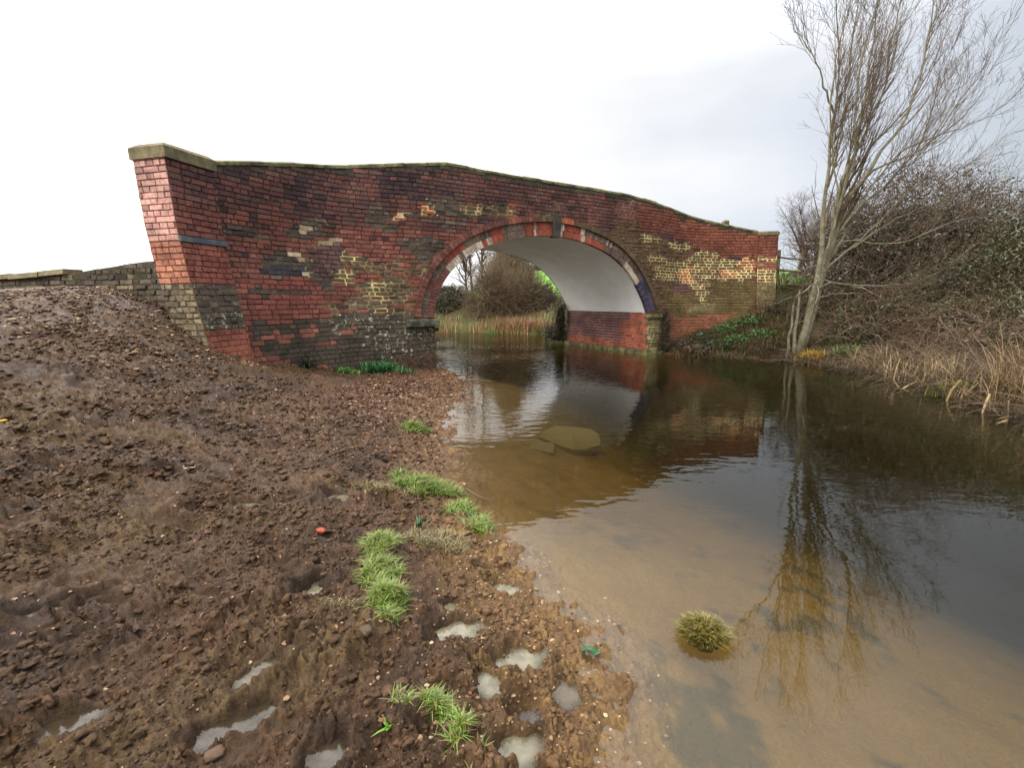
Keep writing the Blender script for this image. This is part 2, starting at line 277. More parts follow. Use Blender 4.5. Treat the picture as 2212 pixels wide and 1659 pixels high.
PATCH=[
('stain',[(-6.2,4.05),(-5.8,4.18),(-5.85,3.6),(-6.2,3.2),(-6.35,3.62)]),
('stain',[(-4.55,4.25),(-3.6,4.3),(-2.85,4.25),(-2.85,4.05),(-3.6,3.85),(-4.55,3.78)]),
('stain',[(-4.45,4.45),(-4.05,4.48),(-4.05,4.35),(-4.45,4.3)]),
('stain',[(-7.1,3.05),(-6.8,3.1),(-6.8,2.98),(-7.15,2.9)]),
('stain',[(-7.35,3.78),(-7.1,3.85),(-7.1,3.7),(-7.35,3.65)]),
('stain',[(-7.7,3.25),(-7.45,3.3),(-7.45,3.1),(-7.7,3.05)]),
('grey',[(-7.7,2.88),(-6.9,2.95),(-6.95,2.75),(-7.7,2.65)]),
('grey',[(-6.45,2.98),(-5.95,3.2),(-5.65,3.28),(-5.55,2.98),(-6.05,2.88),(-6.45,2.88)]),
('grey',[(-6.95,2.38),(-6.15,2.48),(-5.9,2.38),(-5.95,2.18),(-6.2,2.08),(-7.0,2.05)]),
('blue',[(-7.05,2.18),(-6.2,2.23),(-6.2,2.08),(-7.05,2.08)]),
('grey',[(-7.4,2.38),(-6.3,2.48),(-6.35,2.4),(-7.4,2.3)]),
('grey',[(-6.0,2.68),(-5.85,2.68),(-5.95,2.05),(-5.5,2.03),(-5.55,1.83),(-6.0,1.83),(-6.05,1.98)]),
('grey',[(-4.75,3.6),(-4.45,3.62),(-4.3,3.17),(-4.5,3.08),(-4.8,3.1)]),
('grey',[(-4.2,2.93),(-3.85,3.05),(-3.15,3.0),(-3.35,2.48),(-3.85,2.43),(-4.05,2.7)]),
('grey',[(-3.5,3.85),(-2.7,3.95),(-2.55,3.65),(-3.4,3.55)]),
('grey',[(-4.45,3.23),(-4.3,3.23),(-4.3,3.08),(-4.5,3.08)]),
('grey',[(-4.15,3.53),(-3.7,3.53),(-3.75,3.33),(-4.2,3.35)]),
('grey',[(-3.45,3.42),(-2.65,3.42),(-2.65,3.33),(-3.45,3.3)]),
('grey',[(-7.5,1.8),(-6.2,1.83),(-6.2,1.7),(-7.55,1.68)]),
('brown',[(-5.8,2.83),(-5.35,2.8),(-5.4,2.12),(-5.55,2.0),(-5.95,2.05)]),
('red',[(-7.4,2.03),(-6.0,2.08),(-6.05,1.83),(-7.45,1.8)]),
('red',[(-7.45,1.7),(-5.75,1.73),(-5.9,1.23),(-7.55,1.25)]),
('mix',[(-5.8,1.6),(-3.75,1.8),(-3.85,1.05),(-5.9,1.18)]),
('mix',[(-5.35,2.62),(-5.05,2.48),(-3.9,2.5),(-3.45,2.48),(-3.7,2.18),(-3.85,1.8),(-4.45,1.6),(-5.1,1.65),(-5.3,1.93),(-5.55,2.08),(-5.4,2.25)]),
('mix',[(-4.9,2.05),(-4.5,2.0),(-4.5,1.6),(-5.05,1.6)]),
('cream',[(-5.45,2.25),(-5.25,2.28),(-5.25,1.95),(-5.55,1.95)]),
('cream',[(-5.35,2.65),(-5.05,2.5),(-5.1,2.43),(-5.35,2.43)]),
('cream',[(-4.85,2.05),(-4.5,2.05),(-4.5,1.6),(-4.9,1.6)]),
('cream',[(-4.8,1.45),(-4.35,1.45),(-4.35,1.15),(-4.8,1.15)]),
('creamsolid',[(-5.75,2.9),(-5.5,2.93),(-5.5,2.8),(-5.8,2.8)]),
('creamsolid',[(-6.15,2.2),(-5.95,2.2),(-5.95,2.12),(-6.15,2.12)]),
('creamsolid',[(-6.05,2.43),(-5.9,2.45),(-5.9,2.38),(-6.05,2.38)]),
('creamsolid',[(-6.3,2.48),(-6.1,2.48),(-6.1,2.43),(-6.3,2.4)]),
('creamsolid',[(-5.95,2.8),(-5.85,2.78),(-5.85,2.7),(-6.0,2.7)]),
('creamsolid',[(-6.1,3.08),(-5.95,3.08),(-5.95,3.0),(-6.1,2.98)]),
('creamsolid',[(-4.3,3.58),(-3.95,3.6),(-3.95,3.5),(-4.3,3.5)]),
('creamred',[(-4.3,3.5),(-4.05,3.5),(-4.05,3.4),(-4.3,3.4)]),
('creamred',[(-3.7,3.67),(-3.35,3.73),(-3.35,3.58),(-3.7,3.55)]),
('cream',[(-3.8,3.55),(-3.65,3.6),(-3.65,3.48),(-3.8,3.48)]),
('cream',[(-2.65,3.78),(-2.3,3.8),(-2.3,3.67),(-2.65,3.62)]),
('red2',[(-5.25,2.38),(-5.1,2.38),(-5.15,2.28),(-5.25,2.28)]),
('red2',[(-4.15,2.4),(-3.95,2.43),(-3.95,2.3),(-4.2,2.3)]),
('red2',[(-4.4,2.25),(-4.15,2.25),(-4.15,2.18),(-4.4,2.18)]),
('red2',[(-4.95,2.2),(-4.7,2.2),(-4.7,2.1),(-4.95,2.1)]),
('red',[(-4.0,2.15),(-3.7,2.18),(-3.75,2.0),(-4.0,2.0)]),
('red',[(-5.25,2.15),(-4.9,2.12),(-5.0,1.9),(-5.25,1.9)]),
('dark',[(-7.5,1.25),(-6.6,1.2),(-5.85,1.27),(-4.0,1.1),(-3.4,1.12),(-3.45,-0.15),(-5.95,0.1),(-7.5,0.73)]),
('darklic',[(-5.9,1.23),(-5.05,1.4),(-4.0,1.23),(-3.4,1.12),(-3.45,0.05),(-4.4,0.12),(-5.3,0.83),(-5.9,1.0)]),
('redb',[(-6.35,1.12),(-5.95,1.12),(-6.0,0.98),(-6.4,1.0)]),
('redb',[(-7.1,1.05),(-6.55,1.0),(-6.6,0.85),(-7.15,0.9)]),
('redb',[(-6.0,0.95),(-5.75,0.95),(-5.85,0.7),(-6.2,0.73),(-6.2,0.78)]),
('redb',[(-5.55,1.05),(-5.25,1.05),(-5.3,0.98),(-5.55,0.98)]),
('red2',[(-6.5,0.9),(-6.3,0.88),(-6.35,0.78),(-6.5,0.8)]),
('red2',[(-6.4,0.33),(-5.85,0.28),(-5.95,0.1),(-6.4,0.23)]),
('red2',[(-7.45,0.75),(-7.15,0.68),(-7.2,0.53),(-7.5,0.6)]),
('red2',[(-3.7,0.43),(-3.5,0.4),(-3.5,0.28),(-3.75,0.3)]),
('mix',[(-2.7,3.78),(-1.45,3.9),(-1.25,3.67),(-1.7,3.6),(-2.15,3.65),(-2.65,3.62)]),
('cream',[(-2.7,3.75),(-2.15,3.85),(-2.15,3.7),(-2.65,3.65)]),
('creamred',[(-1.35,3.88),(-1.2,3.9),(-1.2,3.7),(-1.35,3.7)]),
('mix',[(-0.9,3.8),(0.2,3.85),(0.2,3.73),(-0.8,3.6)]),
('crack',[(-0.4,4.0),(0.2,4.08),(0.2,4.0),(-0.4,3.95)]),
('crack',[(-0.15,4.2),(-0.05,4.23),(-0.05,3.88),(-0.15,3.85)]),
('crack',[(2.05,4.35),(2.85,4.43),(2.9,3.65),(2.05,3.58)]),
('olive',[(2.05,3.85),(2.95,3.9),(3.0,3.6),(4.15,3.42),(5.25,3.42),(5.3,3.0),(6.2,3.15),(6.3,3.0),(7.35,2.83),(7.35,2.25),(7.4,1.18),(4.05,1.12),(1.8,3.0),(1.65,3.38)]),
('cream',[(3.4,2.95),(4.55,2.95),(4.5,2.8),(3.45,2.75)]),
('cream',[(3.0,3.48),(4.0,3.55),(4.15,3.38),(3.05,3.3)]),
('cream',[(4.15,3.38),(5.25,3.42),(5.3,3.2),(4.25,3.25)]),
('cream',[(4.35,2.78),(5.1,2.85),(5.3,3.12),(6.1,3.23),(6.25,3.0),(6.9,2.95),(7.15,3.08),(7.35,2.8),(7.4,2.35),(6.65,2.23),(6.1,2.25),(5.15,2.1),(4.65,2.2),(3.75,2.3),(3.55,2.6)]),
('olive',[(5.8,2.7),(5.95,2.7),(5.95,2.53),(5.8,2.53)]),
('olive',[(6.65,2.78),(6.95,2.78),(6.95,2.68),(6.65,2.68)]),
('creamred',[(4.8,2.62),(5.3,2.62),(5.3,2.25),(4.8,2.25)]),
('creamred',[(6.3,2.6),(6.9,2.62),(6.9,2.5),(6.65,2.38),(6.3,2.38)]),
('creamred',[(6.9,3.03),(7.15,3.03),(7.35,2.78),(7.4,2.5),(7.1,2.6)]),
('cream',[(5.2,2.15),(5.95,2.15),(5.95,1.88),(5.85,1.65),(5.75,1.45),(5.6,1.45),(5.4,1.83)]),
('moss',[(4.0,2.08),(5.15,2.1),(5.4,1.68),(5.6,1.45),(5.75,1.45),(5.95,1.83),(6.1,2.23),(7.35,2.3),(7.4,0.88),(6.8,0.88),(6.8,1.18),(4.15,1.12)]),
('mosslic',[(5.15,1.58),(6.1,1.53),(6.05,1.25),(5.15,1.25)]),
('brown',[(4.5,2.12),(5.25,2.15),(5.35,1.83),(4.55,1.88)]),
('orange',[(4.25,1.15),(6.8,1.18),(6.6,0.8),(5.25,-0.12),(4.3,-0.12)]),
('redtop',[(2.85,4.62),(7.4,3.83),(7.45,2.83),(7.35,2.83),(7.15,3.08),(6.25,3.03),(6.1,3.23),(5.3,3.15),(5.25,3.45),(4.15,3.7),(3.0,3.65)]),
]
# ================================================================= the bridge: plan curve, batter, profile
A0 = R(30); D0 = np.array([math.cos(A0), math.sin(A0)]); BK = np.array([-math.sin(A0), math.cos(A0)])
C0 = np.array([4.2226, 14.4916])-3.5*D0
_ss = np.linspace(-14, 14, 5601)
_an = A0+(R(75)-A0)*np.clip((-_ss-4.1)/4.0, 0, 1)+(R(-12)-A0)*np.clip((_ss-4.1)/3.6, 0, 1)
_wx = np.concatenate([[0], np.cumsum(np.cos((_an[1:]+_an[:-1])/2)*(_ss[1]-_ss[0]))]); _wx += C0[0]-_wx[2800]
_wy = np.concatenate([[0], np.cumsum(np.sin((_an[1:]+_an[:-1])/2)*(_ss[1]-_ss[0]))]); _wy += C0[1]-_wy[2800]
def bat(s, z):
    k = smooth(3.6, 5.6, np.abs(s)); zl = np.minimum(z, 2.75)
    full = .28*zl-.022*zl**2+.07*np.maximum(z-2.75, 0)
    return .02*z+(full-.02*z-.28)*k
def wall(s, z, off=0):
    s = np.asarray(s, float); z = np.asarray(z, float)
    X = np.interp(s, _ss, _wx); Y = np.interp(s, _ss, _wy); a = np.interp(s, _ss, _an); o = bat(s, z)+off
    return np.stack(np.broadcast_arrays(X-np.sin(a)*o, Y+np.cos(a)*o, z), -1)
def top(s): return np.interp(s, [-8.5, -7.62, -7, -6, -4.65, -2.9, -1.9, 2.4, 4.8, 6.75, 7.4, 8], [3.74, 3.80, 3.97, 4.19, 4.40, 4.65, 4.60, 4.55, 4.32, 3.93, 3.78, 3.70])
_ip = np.array([(-3.45, 1.22), (-3.42, 1.5), (-3.27, 1.9), (-2.98, 2.31), (-2.43, 2.74), (-1.65, 3.06), (-.8, 3.23), (0, 3.28), (.85, 3.2), (1.75, 2.95), (2.35, 2.62), (2.8, 2.2), (3.19, 1.68), (3.43, 1.22)])
def catmull(P, m=8):
    P = np.concatenate([[2*P[0]-P[1]], P, [2*P[-1]-P[-2]]]); o = []
    for i in range(1, len(P)-2):
        for t in np.arange(m)/m:
            a, b, c, d = P[i-1:i+3]
            o.append(.5*(2*b+(c-a)*t+(2*a-5*b+4*c-d)*t*t+(3*b-a-3*c+d)*t**3))
    o.append(P[-2]); return np.array(o)
def resample(P, n):
    d = np.concatenate([[0], np.cumsum(np.linalg.norm(np.diff(P, axis=0), axis=1))]); u = np.linspace(0, d[-1], n)
    return np.stack([np.interp(u, d, P[:, i]) for i in range(P.shape[1])], 1)
NA = 109
ARC = resample(catmull(_ip), NA)
_t = np.gradient(ARC, axis=0); _t /= np.linalg.norm(_t, axis=1, keepdims=True); NRM = np.stack([-_t[:, 1], _t[:, 0]], 1)
def arcoff(d): return ARC+NRM*d
def inpoly(x, y, poly):
    x = np.asarray(x, float); y = np.asarray(y, float); c = np.zeros(x.shape, bool); n = len(poly)
    for i in range(n):
        x1, y1 = poly[i]; x2, y2 = poly[(i+1) % n]
        if y1 == y2: continue
        k = ((y1 > y) != (y2 > y)) & (x < (x2-x1)*(y-y1)/(y2-y1)+x1); c ^= k
    return c
HOLE = [tuple(p) for p in arcoff(.30)]+[(3.43, 1.22), (3.43, -3), (-3.45, -3), (-3.45, 1.22)]
# ---- brick kinds: brick colours, mortar colour, lichen, moss, joint width
K = 1.22
def L_(*a):
    o = []
    for c in a:
        l = np.array(lin(*c, K)); g = l.mean(); l = l*.80+g*.20; o.append((l[0]*.97, l[1]*1.08, l[2]*.92) if l[0] > 2*l[1] else (l[0]*1.04, l[1]*.95, l[2]*.98))
    return o
KIND = {
 'top': (L_((104, 54, 50), (94, 50, 50), (112, 60, 54), (86, 52, 54), (100, 62, 58)), lin(60, 44, 40, K), 0.0, .14, .012),
 'mid': (L_((120, 60, 50), (126, 64, 54), (112, 56, 48), (130, 70, 58)), lin(70, 46, 40, K), .02, .10, .012),
 'stain': (L_((72, 46, 48), (84, 52, 50), (62, 44, 46)), lin(46, 36, 36, K), 0, .14, .012),
 'grey': (L_((88, 76, 62), (78, 68, 54), (92, 80, 62), (80, 66, 54)), lin(80, 70, 55, K), .31, .09, .016),
 'blue': (L_((58, 58, 66), (66, 66, 74), (52, 52, 58)), lin(60, 56, 52, K), .12, 0, .012),
 'brown': (L_((100, 70, 62), (92, 66, 60), (108, 76, 66)), lin(66, 52, 46, K), 0, .05, .012),
 'red': (L_((130, 60, 50), (136, 66, 54), (122, 56, 47)), lin(74, 38, 34, K), .0, 0, .011),
 'red2': (L_((146, 70, 52), (152, 76, 56), (136, 66, 50)), lin(120, 70, 54, K), 0, 0, .011),
 'redb': (L_((138, 70, 56), (128, 66, 54)), lin(80, 56, 44, K), .05, .05, .012),
 'mix': (L_((94, 78, 56), (86, 72, 52), (112, 66, 50), (80, 68, 52), (100, 84, 60)), lin(136, 118, 84, K), .27, .08, .026),
 'cream': (L_((96, 78, 46), (84, 70, 42), (104, 74, 44), (92, 80, 50)), lin(196, 176, 122, K), .0, .02, .034),
 'creamsolid': (L_((190, 170, 128), (182, 160, 118), (170, 148, 108)), lin(196, 178, 126, K), 0, 0, .01),
 'creamred': (L_((160, 66, 42), (150, 62, 42)), lin(206, 182, 124, K), 0, 0, .032),
 'crack': (L_((104, 56, 50), (98, 54, 50)), lin(160, 120, 104, K), 0, 0, .016),
 'dark': (L_((70, 61, 46), (64, 57, 43), (74, 63, 48)), lin(56, 50, 38, K), .22, .13, .013),
 'darklic': (L_((78, 70, 53), (72, 64, 50), (84, 73, 55)), lin(72, 65, 49, K), .38, .10, .016),
 'olive': (L_((96, 74, 48), (88, 68, 44), (100, 78, 50), (98, 62, 44)), lin(84, 68, 46, K), .24, .14, .014),
 'moss': (L_((92, 78, 36), (84, 72, 34), (96, 80, 40)), lin(80, 68, 32, K), .12, .25, .012),
 'mosslic': (L_((108, 96, 56), (96, 86, 50)), lin(120, 110, 70, K), .33, .15, .02),
 'orange': (L_((126, 66, 42), (118, 64, 42), (132, 72, 46)), lin(104, 62, 42, K), .02, .20, .010),
 'redtop': (L_((122, 58, 42), (114, 56, 42), (128, 64, 46)), lin(84, 46, 36, K), .0, .14, .012),
 'pink_lit': (L_((188, 140, 120), (178, 130, 110), (194, 148, 126), (168, 126, 112)), lin(120, 78, 70, K*.7), .0, .0, .012),  # this and the next: end face brick with its light put into the colour
 'warm_lit': (L_((176, 100, 78), (168, 94, 74), (186, 110, 86)), lin(110, 62, 50, K*.8), .0, .0, .012),
 'rough': (L_((124, 112, 84), (108, 96, 72), (134, 122, 92), (92, 82, 64)), lin(88, 76, 50, K), .25, .10, .022),
 'quoin': (L_((104, 96, 58), (92, 84, 50), (112, 100, 62)), lin(158, 144, 96, K), .12, .15, .026),
 'tunnel': (L_((104, 60, 62), (96, 58, 62), (110, 66, 66)), lin(168, 130, 124, K), 0, 0, .013),
 'tred': (L_((156, 66, 42), (146, 62, 42), (162, 72, 48), (126, 60, 44)), lin(176, 130, 108, K*.8), 0, .05, .013),
 'retain': (L_((84, 74, 56), (72, 64, 48), (92, 84, 66), (66, 58, 44)), lin(60, 54, 36, K), .22, .14, .018),
}
KN = list(KIND)
def kind_main(s, z):
    s = np.asarray(s, float); z = np.asarray(z, float)
    js = s+.16*perlin(s*2.2, z*4, 3)+.13*perlin(s*11.3, z*17, 4); jz = z+.10*perlin(s*2.6, z*3, 5)+.07*perlin(s*9.7, z*13, 6)
    k = np.full(s.shape, 'top', dtype=object)
    k[(z < 3.15-.0*s) & (s < 3.6)] = 'mid'
    k[(z < 1.9) & (s > 3.6)] = 'moss'
    for t, poly in PATCH: k[inpoly(js, jz, poly)] = t
    # loose single bricks of another kind
    k[(top(s)-z < .10+.16*perlin(s*2, s*0, 9)+.14*perlin(s*9, z*12, 11))] = 'dark'
    k[(s > 3.43) & (s < 3.9) & (z < 1.2)] = 'quoin'
    h = perlin(s*9.1, z*13.7, 21)
    k[(h > .62) & (k == 'mid')] = 'stain'; k[(h < -.62) & (k == 'mid')] = 'redb'
    k[(h > .42) & (k == 'mix')] = 'redb'; k[(h > .5) & (k == 'top')] = 'stain'
    k[(h < -.72) & (k == 'top')] = 'brown'
    return k
def kind_pl(s, z):
    k = np.full(np.shape(s), 'mid', dtype=object); z = np.asarray(z); jz = z+.06*perlin(np.asarray(s)*4, z*4, 8)
    k[z > 3.1] = 'top'; k[perlin(np.asarray(s)*2.3, z*2.5, 6) > .35] = 'top'
    k[z < 2.5] = 'red'; k[(z > 2.50) & (z < 2.60)] = 'blue'; k[jz < 1.86] = 'grey'; k[jz < 1.45] = 'darklic'; k[jz < 1.13] = 'red2'
    return k
def kind_pr(s, z):
    z = np.asarray(z); s = np.asarray(s); jz = z+.06*perlin(s*4, z*4, 8)
    k = np.full(z.shape, 'redtop', dtype=object)
    k[jz < 3.03] = 'cream'; k[jz < 2.88] = 'redb'; k[jz < 2.60] = 'cream'; k[jz < 2.2] = 'mosslic'; k[jz < 1.45] = 'olive'
    k[(jz < 2.82) & (jz > 2.72) & (s < 7.6)] = 'cream'
    return k
def kind_end(u, z):
    z = np.asarray(z); u = np.asarray(u); k = np.full(z.shape, 'pink_lit', dtype=object); jz = z+.05*perlin(u*5, z*4, 18)  # paler than the front: light falling on this end is put into its colour
    k[z < 2.55] = 'warm_lit'; k[jz < 1.85] = 'rough'; return k
def kind_tun(u, z):
    z = np.asarray(z); u = np.asarray(u); k = np.full(z.shape, 'tunnel', dtype=object)
    ju = u+.15*perlin(u*2, z*3, 2)
    k[(ju < 1.15) & (z < 1.0)] = 'tred'; k[(z < .36+.1*perlin(u*2, z*0, 3))] = 'tred'; k[(ju < .7)] = 'tred'; return k
RH = .0905
def brickwork(name, mapper, u0, u1, z0, z1, kind, parent, hole=None, topf=None, botf=None, seed=1, step=.06, proud=.012, back=True):
    rs = np.random.RandomState(seed); Bs = []
    j = 0; z = z0
    while z < z1:
        u = u0-rs.rand()*.2
        lens = (.272,) if j % 2 == 0 else (.136,)
        if rs.rand() < .35: lens = (.272, .136)
        i = 0
        while u < u1:
            l = lens[i % len(lens)]*(1+.05*rs.randn()); Bs.append((u, u+l, z, z+RH)); u += l; i += 1
        z += RH; j += 1
    B = np.array(Bs); B[:, 0] = np.maximum(B[:, 0], u0); B[:, 1] = np.minimum(B[:, 1], u1)
    B = B[B[:, 1]-B[:, 0] > .05]
    wv = .012*perlin(B[:, 0]*.8, B[:, 2]*1.5, seed); B[:, 2] += wv; B[:, 3] += wv
    cu = (B[:, 0]+B[:, 1])/2; cz = (B[:, 2]+B[:, 3])/2
    ok = np.ones(len(B), bool)
    if hole is not None: ok &= ~inpoly(cu, cz, hole)
    if topf is not None: ok &= cz < topf(cu)-.03
    B = B[ok]; cu = cu[ok]; cz = cz[ok]
    kk = kind(cu, cz); n = len(B)
    g = np.array([KIND[k][4] for k in kk])/2; g = g*(1+.35*rs.randn(n)).clip(.5, 1.7)
    ua, ub, za, zb = B[:, 0]+g, B[:, 1]-g, B[:, 2]+g*.8, B[:, 3]-g*.8
    if topf is not None: zb = np.minimum(zb, topf(cu))
    rough = np.isin(kk, ['grey', 'mix', 'darklic', 'rough', 'retain', 'olive', 'quoin'])
    jt = np.where(rough, .010, .003)
    pr = -(proud+rs.randn(n)*np.where(rough, .008, .003)); pr = np.minimum(pr, -.003)
    cor = []
    for (uu, zz, o) in ((ua, za, .004), (ub, za, .004), (ub, zb, .004), (ua, zb, .004)):
        cor.append((uu, zz, np.full(n, o)))
    ins = .006
    for (uu, zz) in ((ua+ins, za+ins), (ub-ins, za+ins), (ub-ins, zb-ins), (ua+ins, zb-ins)):
        cor.append((uu+rs.randn(n)*jt*.6, zz+rs.randn(n)*jt*.5, pr+rs.randn(n)*jt*.5))
    V = np.stack([mapper(*c) for c in cor], 1).reshape(-1, 3)
    f = np.array([[4, 5, 6, 7], [0, 1, 5, 4], [1, 2, 6, 5], [2, 3, 7, 6], [3, 0, 4, 7]])
    F = ((np.arange(n)*8)[:, None, None]+f).reshape(-1, 4)
    C = np.array([KIND[k][0][rs.randint(len(KIND[k][0]))] for k in kk])*(1+.10*rs.randn(n, 1)).clip(.7, 1.35)
    li = np.array([KIND[k][2] for k in kk]); mo = np.array([KIND[k][3] for k in kk])
    Cv = np.repeat(C, 8, 0); lv = np.repeat(li, 8); mv = np.repeat(mo, 8)
    if back:
        nu = int((u1-u0)/step)+2; us = np.linspace(u0, u1, nu)
        if hole is not None: us = np.sort(np.concatenate([us, [-3.4501, -3.4499, 3.4299, 3.4301]])); nu = len(us)
        nz = int((z1-z0)/RH*2)+2; tt = np.linspace(0, 1, nz)[:, None]
        hi = topf(us) if topf is not None else np.full(nu, z1); lo = np.full(nu, z0)
        if hole is not None:
            mid = (us > -3.45) & (us < 3.43); lo[mid] = np.interp(us[mid], ARC[:, 0], ARC[:, 1])+.03
        zz = lo[None]+(hi-lo)[None]*tt; U = np.repeat(us[None], nz, 0)
        kb = kind(U.ravel(), zz.ravel())
        Vb = mapper(U, zz, 0*U+.0+.004*perlin(U*20, zz*20, 5)).reshape(-1, 3)
        Fb = grid_faces(nz, nu)
        Cb = np.array([KIND[k][1] for k in kb])*(1+.08*rs.randn(len(kb), 1)); lb = np.array([KIND[k][2] for k in kb]); mb = np.array([KIND[k][3] for k in kb])
        F = np.concatenate([F, Fb+len(V)]); V = np.concatenate([V, Vb]); Cv = np.concatenate([Cv, Cb]); lv = np.concatenate([lv, lb]); mv = np.concatenate([mv, mb])
    return build(name, V, [F], M['brick'], parent, {'Col': ('POINT', 'FLOAT_COLOR', Cv), 'lic': ('POINT', 'FLOAT', lv), 'moss': ('POINT', 'FLOAT', mv)})
TH = .48                                    # parapet thickness
bridge = empty('brick_bridge', (float(C0[0]), float(C0[1]), 0))
tag(bridge, 'weathered red brick humpback bridge over the canal, one arch with a white painted vault', 'bridge')
brickwork('front_wall', wall, -7.64, 7.42, -.45, 4.8, kind_main, bridge, hole=HOLE, topf=top, seed=2)
# pilasters at both ends of the parapet
def mk_pil(nm, s0, s1, kind, endu, endkind, sgn, seed):
    PO = -.07; T = TH+.14
    e = empty(nm, tuple(float(v) for v in wall((s0+s1)/2, 0))); e.parent = bridge; e.location = tuple(np.array(e.location)-np.array(bridge.location))
    brickwork('pilaster_face', lambda s, z, o: wall(s, z, o+PO), s0, s1, -.3, 3.70, kind, e, seed=seed)
    a = float(np.interp(endu, _ss, _an)); ca, sa = math.cos(a), math.sin(a)
    def em(u, z, o):
        # u runs back through the thickness, o<0 sticks out along the wall direction away from the bridge
        p = wall(np.full(np.shape(u), endu), z, PO+np.asarray(u)); o = np.asarray(o)
        p = p.copy(); p[..., 0] += -sgn*o*ca; p[..., 1] += -sgn*o*sa; return p
    if sgn < 0: brickwork('pilaster_end', em, 0, T, -.3, 3.70, endkind, e, seed=seed+1)
    else: brickwork('pilaster_end', em, 0, T, -.3, 3.70, endkind, e, seed=seed+1)
    # cap stone with chamfered top
    zs = [(3.70, .035), (3.86, .035), (3.92, -.04)] if sgn < 0 else [(3.70, .03), (3.79, .03), (3.83, -.03)]
    V = []
    sv = np.linspace(s0, s1, 6)
    for z, ex in zs:
        a0, a1 = s0-ex, s1+ex
        ring = [wall(x, 3.7, PO-ex) for x in np.linspace(a0, a1, 6)]+[wall(x, 3.7, PO+T+ex) for x in np.linspace(a1, a0, 6)]
        V += [(p[0], p[1], z) for p in ring]
    V = np.array(V); V[:, :2] += rng.randn(len(V), 2)*.004; n = 12; F = []
    for l in range(2): F += [[l*n+i, l*n+(i+1) % n, (l+1)*n+(i+1) % n, (l+1)*n+i] for i in range(n)]
    F += [[2*n+i, 2*n+i+1, 2*n+n-2-i, 2*n+n-1-i] for i in range(5)]+[[i+1, i, n-1-i, n-2-i] for i in range(5)]
    build('cap_stone', V, [np.array(F)], M['cap'], e)
    # back and inner faces
    Bk = []
    for s in np.linspace(s0, s1, 5): Bk.append([wall(s, z, PO+T) for z in np.linspace(-.3, 3.7, 20)])
    i2 = s1 if sgn < 0 else s0
    Bi = [[wall(i2, z, PO+u) for z in np.linspace(-.3, 3.7, 20)] for u in np.linspace(0, T, 4)]
    V1 = np.array(Bk).reshape(-1, 3); V2 = np.array(Bi).reshape(-1, 3)
    V = np.concatenate([V1, V2]); F = np.concatenate([grid_faces(5, 20), grid_faces(4, 20, len(V1))])
    cc = np.tile(lin(100, 54, 46, K), (len(V), 1))
    build('pilaster_back', V, [F], M['brick'], e, {'Col': ('POINT', 'FLOAT_COLOR', cc), 'lic': ('POINT', 'FLOAT', np.zeros(len(V))), 'moss': ('POINT', 'FLOAT', np.full(len(V), .1))})
    return e
mk_pil('pilaster', -8.4, -7.62, kind_pl, -8.4, kind_end, -1, 31)
mk_pil('pilaster', 7.40, 7.95, kind_pr, 7.95, lambda u, z: kind_pr(u*0+7.7, z), 1, 41)
# blue brick band wrapped round the left pilaster's corner
bb = []
for s0, s1 in ((-8.41, -8.2), (-8.195, -7.97), (-7.965, -7.74), (-7.735, -7.6)):
    bb.append([wall(s, z, o) for z, oo in ((2.50, 0), (2.585, 0)) for s, o in ((s0, -.10), (s1, -.10), (s1, .02), (s0, .02))])
V, F = boxes(bb); build('blue_brick_band', V, [F], var_mat('blue_brick', color=lin(62, 66, 76, K), color2=lin(84, 84, 84, K), scale=15, amt=.25, rough=.5), bridge)
# coping: separate stones along the sloping parapet
cp = []; s = -7.6
while s < 7.38:
    l = .46+.10*rng.rand(); e1 = min(s+l, 7.4); z0, z1 = top(s), top(e1); hh = .085+.005*rng.randn(); dz = .003*rng.randn()
    o0, o1 = -.012+.004*rng.randn(), TH+.03
    g = .004; c = []
    pts = [(s+g, z0, o0), (e1-g, z1, o0), (e1-g, z1, o1), (s+g, z0, o1)]
    bot = [wall(a, b, o)*[1, 1, 0]+[0, 0, b+dz] for a, b, o in pts]
    m1 = [wall(a, b, o)*[1, 1, 0]+[0, 0, b+dz+hh*.6] for a, b, o in pts]
    ch = [(s+g, z0, o0+.06), (e1-g, z1, o0+.06), (e1-g, z1, o1-.06), (s+g, z0, o1-.06)]
    tp = [wall(a, b, o)*[1, 1, 0]+[0, 0, b+dz+hh] for a, b, o in ch]
    cp.append(bot+m1); cp.append([p+[0, 0, .0005] for p in m1]+tp); s = e1
V, F = boxes(cp); build('coping', V, [F], M['coping'], bridge)
# loose stump of stone on the right hand coping
p = wall(6.5, 4.06, .22); tv, tf = ico(1); sv_ = tv*[.13, .11, .12]*(1+.18*rng.randn(len(tv), 1)); o = build('coping_block', sv_+p+[0, 0, .05], [tf], M['cap'], None)
tag(o, 'broken lump of pale stone lying on the right slope of the parapet coping', 'stone')
